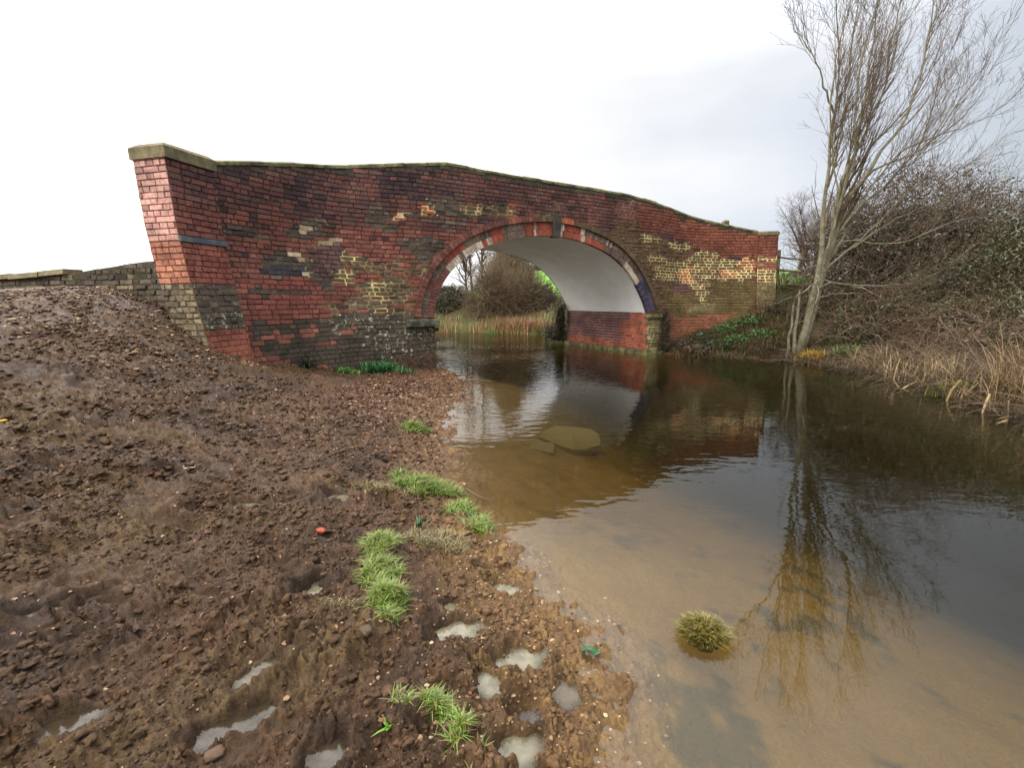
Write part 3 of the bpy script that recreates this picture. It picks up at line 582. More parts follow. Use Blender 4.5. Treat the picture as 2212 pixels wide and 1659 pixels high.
# ---- arch ring of painted headers, hood course and keystone
RING, HOOD = .34, .13
def ringkind(t, outer):
    # t 0 = left springing .. 1 = right springing
    n = perlin(t*14, outer*3+.5, 31)+.08*rng.randn()
    if t < .13: return 'rring' if not outer else ('greyr' if n > -.2 else 'rring')
    if t < .21: return 'redr' if n < -.1 else ('creamr' if n > .05 else 'greyr')
    if t < .29: return 'creamr' if n > .12 else ('redr' if n > -.15 else 'greyr')
    if t < .33: return 'redr'
    if t < .40: return 'greyr'
    if t < .515: return 'redp' if not (.43 < t < .437) else 'creamr'
    if t < .535: return 'creamr'
    if t < .60: return 'redp' if n < .35 else 'creamr'
    if t < .615: return 'creamr'
    if t < .70: return 'redp' if not outer else 'greyr'
    if t < .88: return 'greyr' if n < .3 else 'creamr'
    return 'bluer'
RC = {'rring': (L_((120, 66, 58), (112, 60, 54)), .05, .05), 'greyr': (L_((104, 86, 68), (90, 76, 60), (112, 94, 74)), .34, .12), 'redr': (L_((160, 64, 44), (150, 60, 44)), .05, .05),
      'creamr': (L_((178, 166, 136), (164, 150, 120), (188, 178, 150)), .1, .08), 'redp': (L_((146, 60, 42), (154, 64, 44), (136, 56, 40)), .10, .06), 'bluer': (L_((66, 62, 78), (78, 72, 88), (56, 54, 68)), .06, .0),
      'hood': (L_((120, 62, 54), (104, 56, 50), (130, 70, 60)), .05, .12), 'hoodc': (L_((168, 74, 46), (176, 80, 50)), .2, .0), 'hoodg': (L_((96, 80, 48), (84, 72, 46)), .3, .2)}
def ring_blocks(d0, d1, n, off0, off1, kf, gap=.004):
    A = resample(ARC, n+1); T = np.gradient(A, axis=0); T /= np.linalg.norm(T, axis=1, keepdims=True); NN = np.stack([-T[:, 1], T[:, 0]], 1); Bx = []; C = []; Li = []; Mo = []
    for i in range(n):
        t = (i+.5)/n; kn = kf(t)
        if kn is None: continue
        a = A[i]+T[i]*gap; b = A[i+1]-T[i+1]*gap; jo = .004*rng.randn()
        q = [(a+NN[i]*d0), (b+NN[i+1]*d0), (b+NN[i+1]*d1), (a+NN[i]*d1)]
        Bx.append([wall(x, z, off1) for x, z in q]+[wall(x, z, off0+jo) for x, z in q])
        c = RC[kn][0][rng.randint(len(RC[kn][0]))]; C += [np.array(c)*(1+.08*rng.randn())]*8; Li += [RC[kn][1]]*8; Mo += [RC[kn][2]]*8
    V, F = boxes(Bx); return V, F, np.clip(np.array(C), .005, .9), np.array(Li), np.array(Mo)
def ring_obj(name, sets, parent):
    V = np.concatenate([s[0] for s in sets]); o = 0; F = []
    for s in sets: F.append(s[1]+o); o += len(s[0])
    at = {'Col': ('POINT', 'FLOAT_COLOR', np.concatenate([s[2] for s in sets])), 'lic': ('POINT', 'FLOAT', np.concatenate([s[3] for s in sets])), 'moss': ('POINT', 'FLOAT', np.concatenate([s[4] for s in sets]))}
    return build(name, V, F, M['brick'], parent, at)
isk = lambda t: .497 < t < .523
ring = ring_obj('arch_ring', [ring_blocks(.0, RING/2-.003, 128, -.016, .1, lambda t: ringkind(t, 0)), ring_blocks(RING/2+.003, RING, 134, -.018, .1, lambda t: ringkind(t, 1))], bridge)
ring_obj('hood_course', [ring_blocks(RING+.004, RING+HOOD, 92, -.075, .05, lambda t: ('hoodc' if .523 < t < .57 else ('hoodg' if .45 < t < .5 or t > .57 else 'hood')))], bridge)
kv = [wall(x, z, o) for o in (.1, -.095) for x, z in ((-.13, 3.25), (.07, 3.25), (.11, 3.80), (-.17, 3.80))]
V, F = boxes([kv]); o = build('keystone', V, [F], var_mat('keystone', color=lin(54, 50, 52, 1), color2=lin(84, 78, 64, 1), scale=9, amt=.3, bump=.4), ring)
# ---- vault, abutments, impost, plinth
DEP = 4.1
def loc(x, y, z):      # x along the wall, y back through the bridge
    x = np.asarray(x, float); y = np.asarray(y, float); return np.stack(np.broadcast_arrays(C0[0]+x*D0[0]+y*BK[0], C0[1]+x*D0[1]+y*BK[1], z), -1)
ys = np.concatenate([[.02], np.linspace(.08, DEP-.02, 26)])
AV = arcoff(.012)
V = np.concatenate([loc(AV[:, 0], y+(.02*AV[:, 1] if i == 0 else .02*AV[:, 1]*(1-y/DEP)), AV[:, 1]+.006*perlin(AV[:, 0]*2, y+AV[:, 0]*0, 3)) for i, y in enumerate(ys)])
vault = build('vault', V, [grid_faces(len(ys), NA)], M['white'], bridge, smooth=True)
brickwork('abutment', lambda u, z, o: loc(3.43+np.asarray(o), u+.02*z*(u < .5), z), 0.0, DEP, -.45, 1.215, kind_tun, bridge, seed=51)
brickwork('abutment', lambda u, z, o: loc(-3.45-np.asarray(o), u, z), 0.0, DEP, -.45, 1.215, kind_tun, bridge, seed=52)
B = [[loc(x, y, z) for z in (-1.2, .10) for x, y in ((3.30, -.12), (3.50, -.12), (3.50, DEP+.05), (3.30, DEP+.05))],
     [loc(x, y, z) for z in (-1.2, .10) for x, y in ((3.501, -.12), (4.1, -.12), (4.1, .05), (3.501, .05))]]
V, F = boxes(B); V += rng.randn(*V.shape)*.01
build('plinth', V, [F], M['coping'], bridge)
B = [[loc(x, y, z) for z in (1.02, 1.20) for x, y in ((-4.15, -.10), (-3.36, -.10), (-3.36, .35), (-4.15, .35))]]
V, F = boxes(B); V[4:, 2] += [.0, .0, .0, .0]
o = build('impost_stone', V, [F], var_mat('lichen_stone', color=lin(62, 60, 46, 1), color2=lin(104, 104, 86, 1), scale=22, amt=.4, bump=.6), bridge); bv = o.modifiers.new('bevel', 'BEVEL'); bv.width = .03; bv.segments = 2
B = [[loc(x, y, z) for z in (1.10, 1.2) for x, y in ((3.36, -.07), (3.98, -.07), (3.98, .1), (3.36, .1))]]
V, F = boxes(B); o = build('impost_stone', V, [F], M['coping'], bridge); bv = o.modifiers.new('bevel', 'BEVEL'); bv.width = .02; bv.segments = 2
# ---- back face, deck and parapet backs
us = np.sort(np.concatenate([np.linspace(-6.2, 6.2, 90), [-3.4501, -3.4499, 3.4299, 3.4301]])); lo = np.full(len(us), -1.2); mid = (us > -3.45) & (us < 3.43); lo[mid] = np.interp(us[mid], ARC[:, 0], ARC[:, 1])
hi = top(us); tt = np.linspace(0, 1, 30)[:, None]
Z = lo+(hi-lo)*tt; U = np.repeat(us[None], 30, 0)
bm_, t_, b_ = pm('plain_brick', rough=.85); tcn = N(t_, 'ShaderNodeUVMap')
V = loc(U, 0*U+DEP, Z).reshape(-1, 3); cb = np.array([KIND['mid'][0][i] for i in rng.randint(0, 4, len(V))])
build('back_wall', V, [grid_faces(30, len(us))[:, ::-1]], M['brick'], bridge, {'Col': ('POINT', 'FLOAT_COLOR', cb), 'lic': ('POINT', 'FLOAT', np.full(len(V), .1)), 'moss': ('POINT', 'FLOAT', np.full(len(V), .2))})
us = np.linspace(-7.6, 7.4, 60)
V = np.concatenate([wall(us, top(us)-1.15, TH), wall(us, top(us), TH)]); V[:, 2] = np.concatenate([top(us)-1.15, top(us)])
build('parapet_back', V, [grid_faces(2, 60)], M['brick'], bridge, {'Col': ('POINT', 'FLOAT_COLOR', np.tile(lin(100, 54, 46, K), (120, 1))), 'lic': ('POINT', 'FLOAT', np.full(120, .1)), 'moss': ('POINT', 'FLOAT', np.full(120, .15))})
us = np.linspace(-6.4, 6.4, 40); V = np.concatenate([wall(us, top(us)-1.1, TH-.01)*[1, 1, 0]+np.stack([us*0, us*0, top(us)-1.1], 1), loc(us, DEP-.02+us*0, top(us)-1.1)])
build('deck', V, [grid_faces(2, 40)], M['dirt'], bridge)
# ================================================================= ground
def dpoly(X, Y, poly):
    P = np.array(poly, float); d = np.full(X.shape, 1e9)
    for i in range(len(P)):
        a = P[i]; b = P[(i+1) % len(P)]; e = b-a
        t = np.clip(((X-a[0])*e[0]+(Y-a[1])*e[1])/(e@e), 0, 1); d = np.minimum(d, np.hypot(X-a[0]-t*e[0], Y-a[1]-t*e[1]))
    return d
# puddles in hoof and boot prints: x, y, rx, ry, angle, milky (0..1), depth below the mud
PUD = [(-1.79,2.94,.075,.04,20,.9,.03,'small milky yellow puddle beyond the red brick chip, left of the other yellow one'),
 (-1.28,3.23,.085,.06,0,.8,.03,'shallow yellowish puddle farthest up the bank, level with the big grass tuft'),
 (-.99,2.11,.065,.085,-10,.95,.05,'bright milky round puddle in a hoof print left of the long green grass strip'),
 (-.97,1.61,.055,.10,-35,.55,.05,'grey curved puddle in a boot print below the bright round one'),
 (-.95,1.39,.12,.05,35,.3,.05,'faint grey smear of water in the dark mud at lower left'),
 (-.61,1.29,.055,.08,-15,.35,.05,'dull grey puddle in a boot print near the bottom edge'),
 (-.17,2.50,.045,.035,0,1,.03,'tiny milky puddle touching the upper end of the twin puddles by the shore'),
 (-.05,2.37,.075,.05,-20,1,.04,'milky oval puddle nearest the water edge, larger of the twin puddles'),
 (-.31,2.11,.035,.035,0,.9,.03,'thumb sized milky puddle right of the grass strip'),
 (-.28,1.93,.11,.055,15,.95,.04,'long milky puddle with a ragged front edge right of the grass strip end'),
 (.02,1.80,.10,.06,25,1,.04,'wide milky puddle in the middle of the trampled shore'),
 (-.09,1.64,.04,.05,40,1,.03,'small pointed milky puddle just below the widest one'),
 (.06,1.53,.04,.045,0,.35,.06,'deep dark hoof hole with a little brown water'),
 (.22,1.66,.05,.06,0,.6,.03,'cloudy patch of water by the lake of shallow mud, nearest the ivy sprig'),
 (.0,1.39,.07,.055,0,.95,.04,'round milky puddle near the bottom centre'),
 (.08,1.30,.05,.04,0,.7,.04,'small puddle cut by the bottom edge'),
 (-2.05,1.72,.16,.025,38,.8,.03,'thin sliver of pale water at the far left edge'),
 (-2.85,2.49,.07,.05,0,.35,.04,'dim puddle at the far left edge of the mud'),
 (-1.47,1.34,.07,.04,20,.25,.04,'dark water hollow near the lower left corner')]
HOLES = [(-1.05,1.66,.10,.12,.05),(-2.0,2.6,.20,.07,.05),(.05,1.56,.07,.07,.08),(-.75,2.75,.10,.08,.05),(-2.3,2.15,.16,.09,.04),(-1.6,1.25,.15,.1,.05),(-.95,3.3,.1,.08,.05),(-2.6,3.1,.2,.08,.05),(-1.4,2.5,.14,.08,.05),(-.55,1.7,.09,.07,.04)]
for _ in range(150):
    a, b = rng.uniform(-3.6, -.1), rng.uniform(1.0, 5.5); HOLES.append((a, b, rng.uniform(.05, .11), rng.uniform(.04, .08), rng.uniform(.015, .04)))
az = np.unique(np.concatenate([np.linspace(-82, -52, 60), np.linspace(-52, 50, 720), np.linspace(50, 82, 50)])); rad = np.exp(np.linspace(math.log(.45), math.log(17.5), 720))
AZ, RD = np.meshgrid(np.radians(az), rad); X = RD*np.sin(AZ); Y = RD*np.cos(AZ)
B0 = base_h(X, Y)
wet = smooth(-.04, .06, B0); hi_ = smooth(.9, 1.6, B0)*(X < 0); rb = smooth(6.3, 7.3, X)
lf = fbm(X*1.3, Y*1.3, 3, 1)*.035+fbm(X*4.2, Y*4.2, 3, 5)*.028
w1, w2 = worley(X*7+fbm(X*9, Y*9, 3, 8)*.55, Y*7+fbm(X*9, Y*9, 3, 9)*.55, 2)
clod = smooth(.02, .30, w2-w1)*(.6+.9*perlin(X*5, Y*5, 15))*smooth(-.35, .25, fbm(X*1.9, Y*1.9, 2, 12))
u1, u2 = worley(X*19+fbm(X*24, Y*24, 2, 18)*.6, Y*19+fbm(X*24, Y*24, 2, 19)*.6, 3)
clod2 = smooth(.02, .32, u2-u1)*(.6+.9*perlin(X*16, Y*16, 16))
x1, x2 = worley(X*46+fbm(X*40, Y*40, 2, 28)*.5, Y*46, 5)
clod3 = smooth(.02, .35, x2-x1)*(.5+.8*perlin(X*34, Y*34, 17))
fine = (1-1.6*np.abs(fbm(X*11, Y*11, 4, 22)))*.026+fbm(X*38, Y*38, 3, 25)*.0085+(.45-u1)*.013
det = lf*.8+clod*.034+clod2*.017+clod3*.008+fbm(X*10, Y*10, 4, 22)*.012-.03
for hx, hy, ra, rb_, dp in HOLES:
    if hx*0 == 0:
        q = ((X-hx)/ra)**2+((Y-hy)/rb_)**2; m = q < 9
        det[m] += -dp*np.exp(-q[m]**1.6)+dp*.35*np.exp(-(np.sqrt(q[m])-1.45)**2*6)
pz = []; WETQ = np.zeros(X.shape)
for (px, py, ra, rb_, an, mk_, dp, lb) in PUD:
    f_ = .78 if mk_ < .6 else .92; ra *= f_; rb_ *= f_; c, s = math.cos(R(an)), math.sin(R(an)); dx = X-px; dy = Y-py; u = dx*c+dy*s; v = -dx*s+dy*c
    m = (np.abs(dx) < .5) & (np.abs(dy) < .5); q = np.full(X.shape, 99.); q[m] = ((u[m]/ra)+.55*fbm(X[m]*13+px*7, Y[m]*13, 3, 401))**2+((v[m]/rb_)+.55*fbm(X[m]*13, Y[m]*13+py*5, 3, 405))**2; m = q < 12
    WETQ[m] = np.maximum(WETQ[m], np.exp(-(np.sqrt(q[m])/1.9)**4))
    wq = np.exp(-(np.sqrt(q[m])/1.35)**4)
    det[m] = det[m]*(1-.55*wq)-(dp+.035)*wq+.012*np.exp(-(np.sqrt(q[m])-1.9)**2*5)
    k = np.argmin(dx**2+dy**2); pz.append(B0.ravel()[k]-dp-.012)
quiet = .12+.88*wet
HZ = B0+det*quiet*(1-.45*hi_)*(1+.25*smooth(.2, .6, B0)*(Y < 7))
# ragged little lobes of mud along the left shoreline
sh = np.exp(-(B0/.05)**2)*(X < 3); HZ += sh*(.022*fbm(X*7, Y*7, 3, 41)+.012*fbm(X*20, Y*20, 2, 44))
# submerged hollows and weed clumps
HZ += (1-wet)*(fbm(X*1.5, Y*1.5, 3, 61)*.035)
# ground colour: brown loam, tan gravelly clay by the shore, ochre silt and weed on the bed
n1 = fbm(X*1.1, Y*1.1, 4, 71); n2 = fbm(X*5, Y*5, 4, 74); n3 = fbm(X*22, Y*22, 3, 77)
c_loam = np.array(lin(90, 65, 43, .98)); c_dark = np.array(lin(67, 49, 34, .95)); c_yel = np.array(lin(99, 77, 45, .95)); c_tan = np.array(lin(134, 102, 66, .95)); c_red = np.array(lin(103, 69, 46, .95))
c_silt = np.array(lin(132, 101, 44, .74)); c_weed = np.array(lin(50, 50, 26, .7)); c_deep = np.array(lin(40, 40, 20, .7)); c_grass = np.array(lin(60, 48, 30, 1.0))
def mixc(a, b, t): return a*(1-t[..., None])+b*t[..., None]
Cc = mixc(np.broadcast_to(c_loam, X.shape+(3,)), c_dark, smooth(-.1, .5, n1+.4*n2)*.8)
Cc = mixc(Cc, c_yel, smooth(.1, .6, -n1+.4*n3)*.7)
Cc = mixc(Cc, c_red, smooth(4, 7, Y)*smooth(-3.5, -1.5, X)*.8)
tanm = smooth(.17, .07, B0)*(X < 1.5)*smooth(-.5, .3, n2+.6)*np.where(Y < 3.2, 1, .55); Cc = mixc(Cc, c_tan, tanm*.85)
Cc = mixc(Cc, np.array(lin(150, 116, 66, 1.0)), smooth(.35, .7, n2+n3*.4)*tanm*.8)
Cc = Cc*(1+.14*n3[..., None])*(.72+.22*smooth(0, .8, clod2)+.14*smooth(0, .9, clod))[..., None]  # darker in the gaps between clods
Cc = Cc*(1-.42*WETQ[..., None])
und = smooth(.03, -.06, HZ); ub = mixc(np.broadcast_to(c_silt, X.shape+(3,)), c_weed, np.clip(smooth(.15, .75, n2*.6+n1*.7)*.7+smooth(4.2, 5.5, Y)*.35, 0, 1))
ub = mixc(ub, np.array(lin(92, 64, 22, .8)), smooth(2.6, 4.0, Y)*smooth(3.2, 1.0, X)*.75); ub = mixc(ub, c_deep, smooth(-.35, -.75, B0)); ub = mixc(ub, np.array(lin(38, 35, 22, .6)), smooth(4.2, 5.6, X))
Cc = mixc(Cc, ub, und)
Cc = mixc(Cc, np.array(lin(84, 64, 42, 1.0)), smooth(6.4, 7.0, X)*(1-und)*.9)
Cc = mixc(Cc, np.array(lin(100, 78, 66, 1.0)), hi_*.35*(1-und))
mm_, t, b = pm('wet_mud', rough=.6, spec=.3); co = N(t, 'ShaderNodeNewGeometry').outputs['Position']
a = N(t, 'ShaderNodeAttribute', attribute_name='Col'); nn = N(t, 'ShaderNodeTexNoise', Scale=70.0, Detail=6.0, Roughness=.7); LK(t, co, nn.inputs['Vector'])
mr = N(t, 'ShaderNodeMapRange'); mr.inputs[1].default_value = .3; mr.inputs[2].default_value = .7; mr.inputs[3].default_value = .7; mr.inputs[4].default_value = 1.3; LK(t, nn.outputs['Fac'], mr.inputs[0])
v = N(t, 'ShaderNodeVectorMath', operation='SCALE'); LK(t, a.outputs['Color'], v.inputs[0]); LK(t, mr.outputs[0], v.inputs['Scale']); LK(t, v.outputs[0], b.inputs['Base Color'])
nr = N(t, 'ShaderNodeTexNoise', Scale=9.0, Detail=4.0); LK(t, co, nr.inputs['Vector']); m2 = N(t, 'ShaderNodeMapRange'); m2.inputs[1].default_value = .35; m2.inputs[2].default_value = .65; m2.inputs[3].default_value = .42; m2.inputs[4].default_value = .85; LK(t, nr.outputs['Fac'], m2.inputs[0]); LK(t, m2.outputs[0], b.inputs['Roughness'])
bp = N(t, 'ShaderNodeBump', Strength=1.0, Distance=.014); LK(t, nn.outputs['Fac'], bp.inputs['Height']); LK(t, bp.outputs[0], b.inputs['Normal'])
M['mud'] = mm_
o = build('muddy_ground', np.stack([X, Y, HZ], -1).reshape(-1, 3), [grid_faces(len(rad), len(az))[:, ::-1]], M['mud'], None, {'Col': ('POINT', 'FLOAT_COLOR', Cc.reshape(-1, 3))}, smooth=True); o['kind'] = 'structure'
def gz(x, y):      # ground height at a point, from the built mesh
    a = math.degrees(math.atan2(x, y)); r = math.hypot(x, y); i = int(np.clip(np.searchsorted(rad, r), 0, len(rad)-1)); j = int(np.clip(np.searchsorted(az, a), 0, len(az)-1)); return float(HZ[i, j])
def gzv(x, y):
    a = np.degrees(np.arctan2(x, y)); r = np.hypot(x, y); i = np.clip(np.searchsorted(rad, r), 0, len(rad)-1); j = np.clip(np.searchsorted(az, a), 0, len(az)-1); return HZ[i, j]
# ---- wider ground: banks beyond the bridge, embankments, far fields
def side_h(X, Y):
    d = dpoly(X, Y, CAN); ins = inpoly(X, Y, CAN)
    # local bridge frame
    lx = (X-C0[0])*D0[0]+(Y-C0[1])*D0[1]; ly = (X-C0[0])*BK[0]+(Y-C0[1])*BK[1]
    bank = .12+.30*smooth(0, .6, d)+.35*np.minimum(d, 3)*smooth(0, 3, d)
    emb = 2.15*smooth(9.5, 6.5, np.abs(ly-2.2)-0*lx)*smooth(.0, 2.4, d-.1)*np.where(np.abs(lx) < 30, 1, .5)
    emb = emb*(1-.25*smooth(9, 26, np.abs(lx)))
    far = np.maximum(Y-34, 0)*.085*smooth(-14, 4, X)+np.maximum(Y-34, 0)*.012; far = np.minimum(far, 7.2+.02*Y)
    h = np.maximum(bank, emb)+far
    return np.where(ins, -np.minimum(1.1, .1+.5*d), h), d, ins
def grid_ground(xs, ys, name, drop, mat, colf=None):
    X2, Y2 = np.meshgrid(xs, ys); h, d, ins = side_h(X2, Y2)
    r = np.hypot(X2, Y2); a = np.degrees(np.arctan2(X2, Y2)); bh = base_h(X2, Y2)
    # in front of the wall line?
    jx = np.interp(X2, _wx[(_ss > -9) & (_ss < 9)], _wy[(_ss > -9) & (_ss < 9)])
    front = (Y2 < jx+.75) | (X2 < -4.3) & (Y2 < 8.6+(-X2-4.6)*.32) | (X2 > 8.4) & (Y2 < 15.0+.15*(X2-8.4))
    h = np.where(front, np.clip(bh, -1.2, 2.6), h)
    h = h+.05*fbm(X2*.7, Y2*.7, 3, 90)*(~ins)
    h = np.where(front & (r < 16.6) & (np.abs(a) < 80), -2.5, h)
    if drop: h = h-drop
    V = np.stack([X2, Y2, h], -1).reshape(-1, 3)
    return V, grid_faces(len(ys), len(xs)), X2, Y2, h
g_mat, t, b = pm('grassy_bank', rough=.9, spec=.2); co = N(t, 'ShaderNodeNewGeometry').outputs['Position']
na = N(t, 'ShaderNodeTexNoise', Scale=.8, Detail=6.0, Roughness=.6); LK(t, co, na.inputs['Vector']); nb = N(t, 'ShaderNodeTexNoise', Scale=14.0, Detail=5.0, Roughness=.7); LK(t, co, nb.inputs['Vector'])
cr = N(t, 'ShaderNodeValToRGB'); LK(t, na.outputs['Fac'], cr.inputs[0]); el = cr.color_ramp.elements; el[0].position = .38; el[0].color = (*lin(64, 82, 34, 1.0), 1); el[1].position = .60; el[1].color = (*lin(92, 72, 48, 1.0), 1)
mr = N(t, 'ShaderNodeMapRange'); mr.inputs[1].default_value = .3; mr.inputs[2].default_value = .7; mr.inputs[3].default_value = .5; mr.inputs[4].default_value = 1.5; LK(t, nb.outputs['Fac'], mr.inputs[0]); v = N(t, 'ShaderNodeVectorMath', operation='SCALE'); LK(t, cr.outputs[0], v.inputs[0]); LK(t, mr.outputs[0], v.inputs['Scale']); LK(t, v.outputs[0], b.inputs['Base Color'])
bp = N(t, 'ShaderNodeBump', Strength=1.0, Distance=.06); LK(t, nb.outputs['Fac'], bp.inputs['Height']); LK(t, bp.outputs[0], b.inputs['Normal'])
M['bankg'] = g_mat
V, F, _, _, _ = grid_ground(np.arange(-45, 45.1, .4), np.arange(-14, 46.1, .4), 'bank', 0, None)
o = build('bank_ground', V, [F], M['bankg'], smooth=True); o['kind'] = 'structure'
M['field'] = var_mat('pasture', color=lin(112, 162, 48, .95), color2=lin(92, 142, 42, .95), scale=1.4, amt=.12, bump=.3, bdist=.05, bscale=8)
X2, Y2 = np.meshgrid(np.concatenate([np.arange(-260, -45, 12.), np.arange(-45, 45, 3.), np.arange(45, 261, 12.)]), np.concatenate([np.arange(40, 110, 3.), np.arange(110, 700, 25.)]))
h, _, _ = side_h(X2, Y2); h = np.where(Y2 > 108, np.minimum(h, side_h(X2, Y2*0+108)[0])-.02*(Y2-108), h); h = h+.02
nr_, nc_ = X2.shape; o = build('field', np.stack([X2, Y2, h], -1).reshape(-1, 3), [grid_faces(nr_, nc_)], M['field'], smooth=True); o['kind'] = 'structure'
def bankz(x, y): return float(side_h(np.array([x], float), np.array([y], float))[0][0])
# earth track on the left approach, above the low wall
LW = np.array([(-5.05, 7.72), (-6.3, 8.15), (-8.0, 8.55), (-10.5, 9.3), (-14, 10.6), (-20, 12.8)]); LT = np.array([2.30, 2.26, 2.08, 1.97, 1.86, 1.7])
nx = 120; PW = resample(np.column_stack([LW, LT]), nx); dd = np.gradient(PW[:, :2], axis=0); dd /= np.linalg.norm(dd, axis=1, keepdims=True); nn_ = np.stack([dd[:, 1], -dd[:, 0]], 1)
rows = []
for q in np.concatenate([np.linspace(.10, 1.0, 18), np.linspace(1.2, 5, 14)]):
    p = PW.copy(); p[:, :2] += nn_*q; p[:, 2] += .0+.05*min(q, 1.5)+.05*fbm(p[:, 0]*3, p[:, 1]*3, 3, 55)*min(1, q*2.5)+.02*fbm(p[:, 0]*11, p[:, 1]*11, 2, 56); rows.append(p)
V = np.concatenate(rows); cc = np.tile(lin(112, 88, 72, 1.0), (len(V), 1))
o = build('track', V, [grid_faces(len(rows), nx)], M['mud'], None, {'Col': ('POINT', 'FLOAT_COLOR', cc)}, smooth=True); o['kind'] = 'structure'
# ================================================================= water
wm = bpy.data.materials.new('canal_water'); wm.use_nodes = True; t = wm.node_tree; t.nodes.clear()
outm = N(t, 'ShaderNodeOutputMaterial'); geo = N(t, 'ShaderNodeNewGeometry')
mpx = N(t, 'ShaderNodeMapping'); mpx.inputs['Scale'].default_value = (1, 2.2, 1); mpx.inputs['Rotation'].default_value = (0, 0, R(-12)); LK(t, geo.outputs['Position'], mpx.inputs[0])
r1 = N(t, 'ShaderNodeTexNoise', Scale=3.4, Detail=1.5, Roughness=.45, Distortion=.5); LK(t, mpx.outputs[0], r1.inputs['Vector'])
r2 = N(t, 'ShaderNodeTexNoise', Scale=9.0, Detail=.5, Roughness=.5, Distortion=.4); LK(t, mpx.outputs[0], r2.inputs['Vector'])
gust = N(t, 'ShaderNodeTexNoise', Scale=.28, Detail=2.0); LK(t, geo.outputs['Position'], gust.inputs['Vector'])
gm = N(t, 'ShaderNodeMapRange'); gm.inputs[1].default_value = .38; gm.inputs[2].default_value = .62; gm.inputs[3].default_value = .20; gm.inputs[4].default_value = .85; LK(t, gust.outputs['Fac'], gm.inputs[0])
# sheltered calm close to the near shore
sx = N(t, 'ShaderNodeSeparateXYZ'); LK(t, geo.outputs['Position'], sx.inputs[0]); cy = N(t, 'ShaderNodeMapRange'); cy.inputs[1].default_value = 2.0; cy.inputs[2].default_value = 5.5; cy.inputs[3].default_value = .18; cy.inputs[4].default_value = 1.0; LK(t, sx.outputs['Y'], cy.inputs[0])
cy2 = N(t, 'ShaderNodeMapRange'); cy2.inputs[1].default_value = 10; cy2.inputs[2].default_value = 16; cy2.inputs[3].default_value = 1.0; cy2.inputs[4].default_value = 6.0; LK(t, sx.outputs['Y'], cy2.inputs[0]); cm = N(t, 'ShaderNodeMath', operation='MULTIPLY'); LK(t, cy.outputs[0], cm.inputs[0]); LK(t, cy2.outputs[0], cm.inputs[1])
mg = N(t, 'ShaderNodeMath', operation='MULTIPLY'); LK(t, gm.outputs[0], mg.inputs[0]); LK(t, cm.outputs[0], mg.inputs[1])
b1 = N(t, 'ShaderNodeBump', Distance=.0060); LK(t, r1.outputs['Fac'], b1.inputs['Height']); LK(t, mg.outputs[0], b1.inputs['Strength'])
b2 = N(t, 'ShaderNodeBump', Distance=.0013); LK(t, r2.outputs['Fac'], b2.inputs['Height']); LK(t, mg.outputs[0], b2.inputs['Strength']); LK(t, b1.outputs[0], b2.inputs['Normal'])
fr = N(t, 'ShaderNodeFresnel', IOR=1.52); LK(t, b2.outputs[0], fr.inputs['Normal'])
bf = N(t, 'ShaderNodeMix', data_type='FLOAT'); LK(t, geo.outputs['Backfacing'], bf.inputs[0]); LK(t, fr.outputs[0], bf.inputs[2]); bf.inputs[3].default_value = .03
tr = N(t, 'ShaderNodeBsdfTransparent'); gl = N(t, 'ShaderNodeBsdfGlossy', Roughness=.0); LK(t, b2.outputs[0], gl.inputs['Normal']); df = N(t, 'ShaderNodeBsdfDiffuse'); df.inputs[0].default_value = (*lin(92, 82, 44), 1)
mt = N(t, 'ShaderNodeMixShader'); mt.inputs[0].default_value = .05; LK(t, tr.outputs[0], mt.inputs[1]); LK(t, df.outputs[0], mt.inputs[2])
ms = N(t, 'ShaderNodeMixShader'); LK(t, bf.outputs[0], ms.inputs[0]); LK(t, mt.outputs[0], ms.inputs[1]); LK(t, gl.outputs[0], ms.inputs[2]); LK(t, ms.outputs[0], outm.inputs['Surface'])
va = N(t, 'ShaderNodeVolumeAbsorption', Density=1.9); va.inputs['Color'].default_value = (.70, .66, .34, 1); LK(t, va.outputs[0], outm.inputs['Volume'])
V, F = boxes([cbox(-70, 60, -16, 60, -3, 0)]); o = build('canal_water', V, [F], wm); o['kind'] = 'structure'
# puddles
def puddle_mat(name, c, rough):
    m, t, b = pm(name, c, rough, .5); co = N(t, 'ShaderNodeNewGeometry').outputs['Position']; n = N(t, 'ShaderNodeTexNoise', Scale=18.0, Detail=3.0); LK(t, co, n.inputs['Vector'])
    mr = N(t, 'ShaderNodeMapRange'); mr.inputs[1].default_value = .35; mr.inputs[2].default_value = .65; mr.inputs[3].default_value = .62; mr.inputs[4].default_value = 1.0; LK(t, n.outputs['Fac'], mr.inputs[0]); ae = N(t, 'ShaderNodeAttribute', attribute_name='depth'); mu = N(t, 'ShaderNodeMath', operation='MULTIPLY'); LK(t, mr.outputs[0], mu.inputs[0]); LK(t, ae.outputs['Fac'], mu.inputs[1]); LK(t, mu.outputs[0], b.inputs['Alpha']); return m
pms = [puddle_mat('puddle_dark', lin(70, 58, 42, .8), .12), puddle_mat('puddle_grey', lin(112, 98, 76, .62), .12), puddle_mat('puddle_milky', lin(166, 156, 126, .52), .08)]
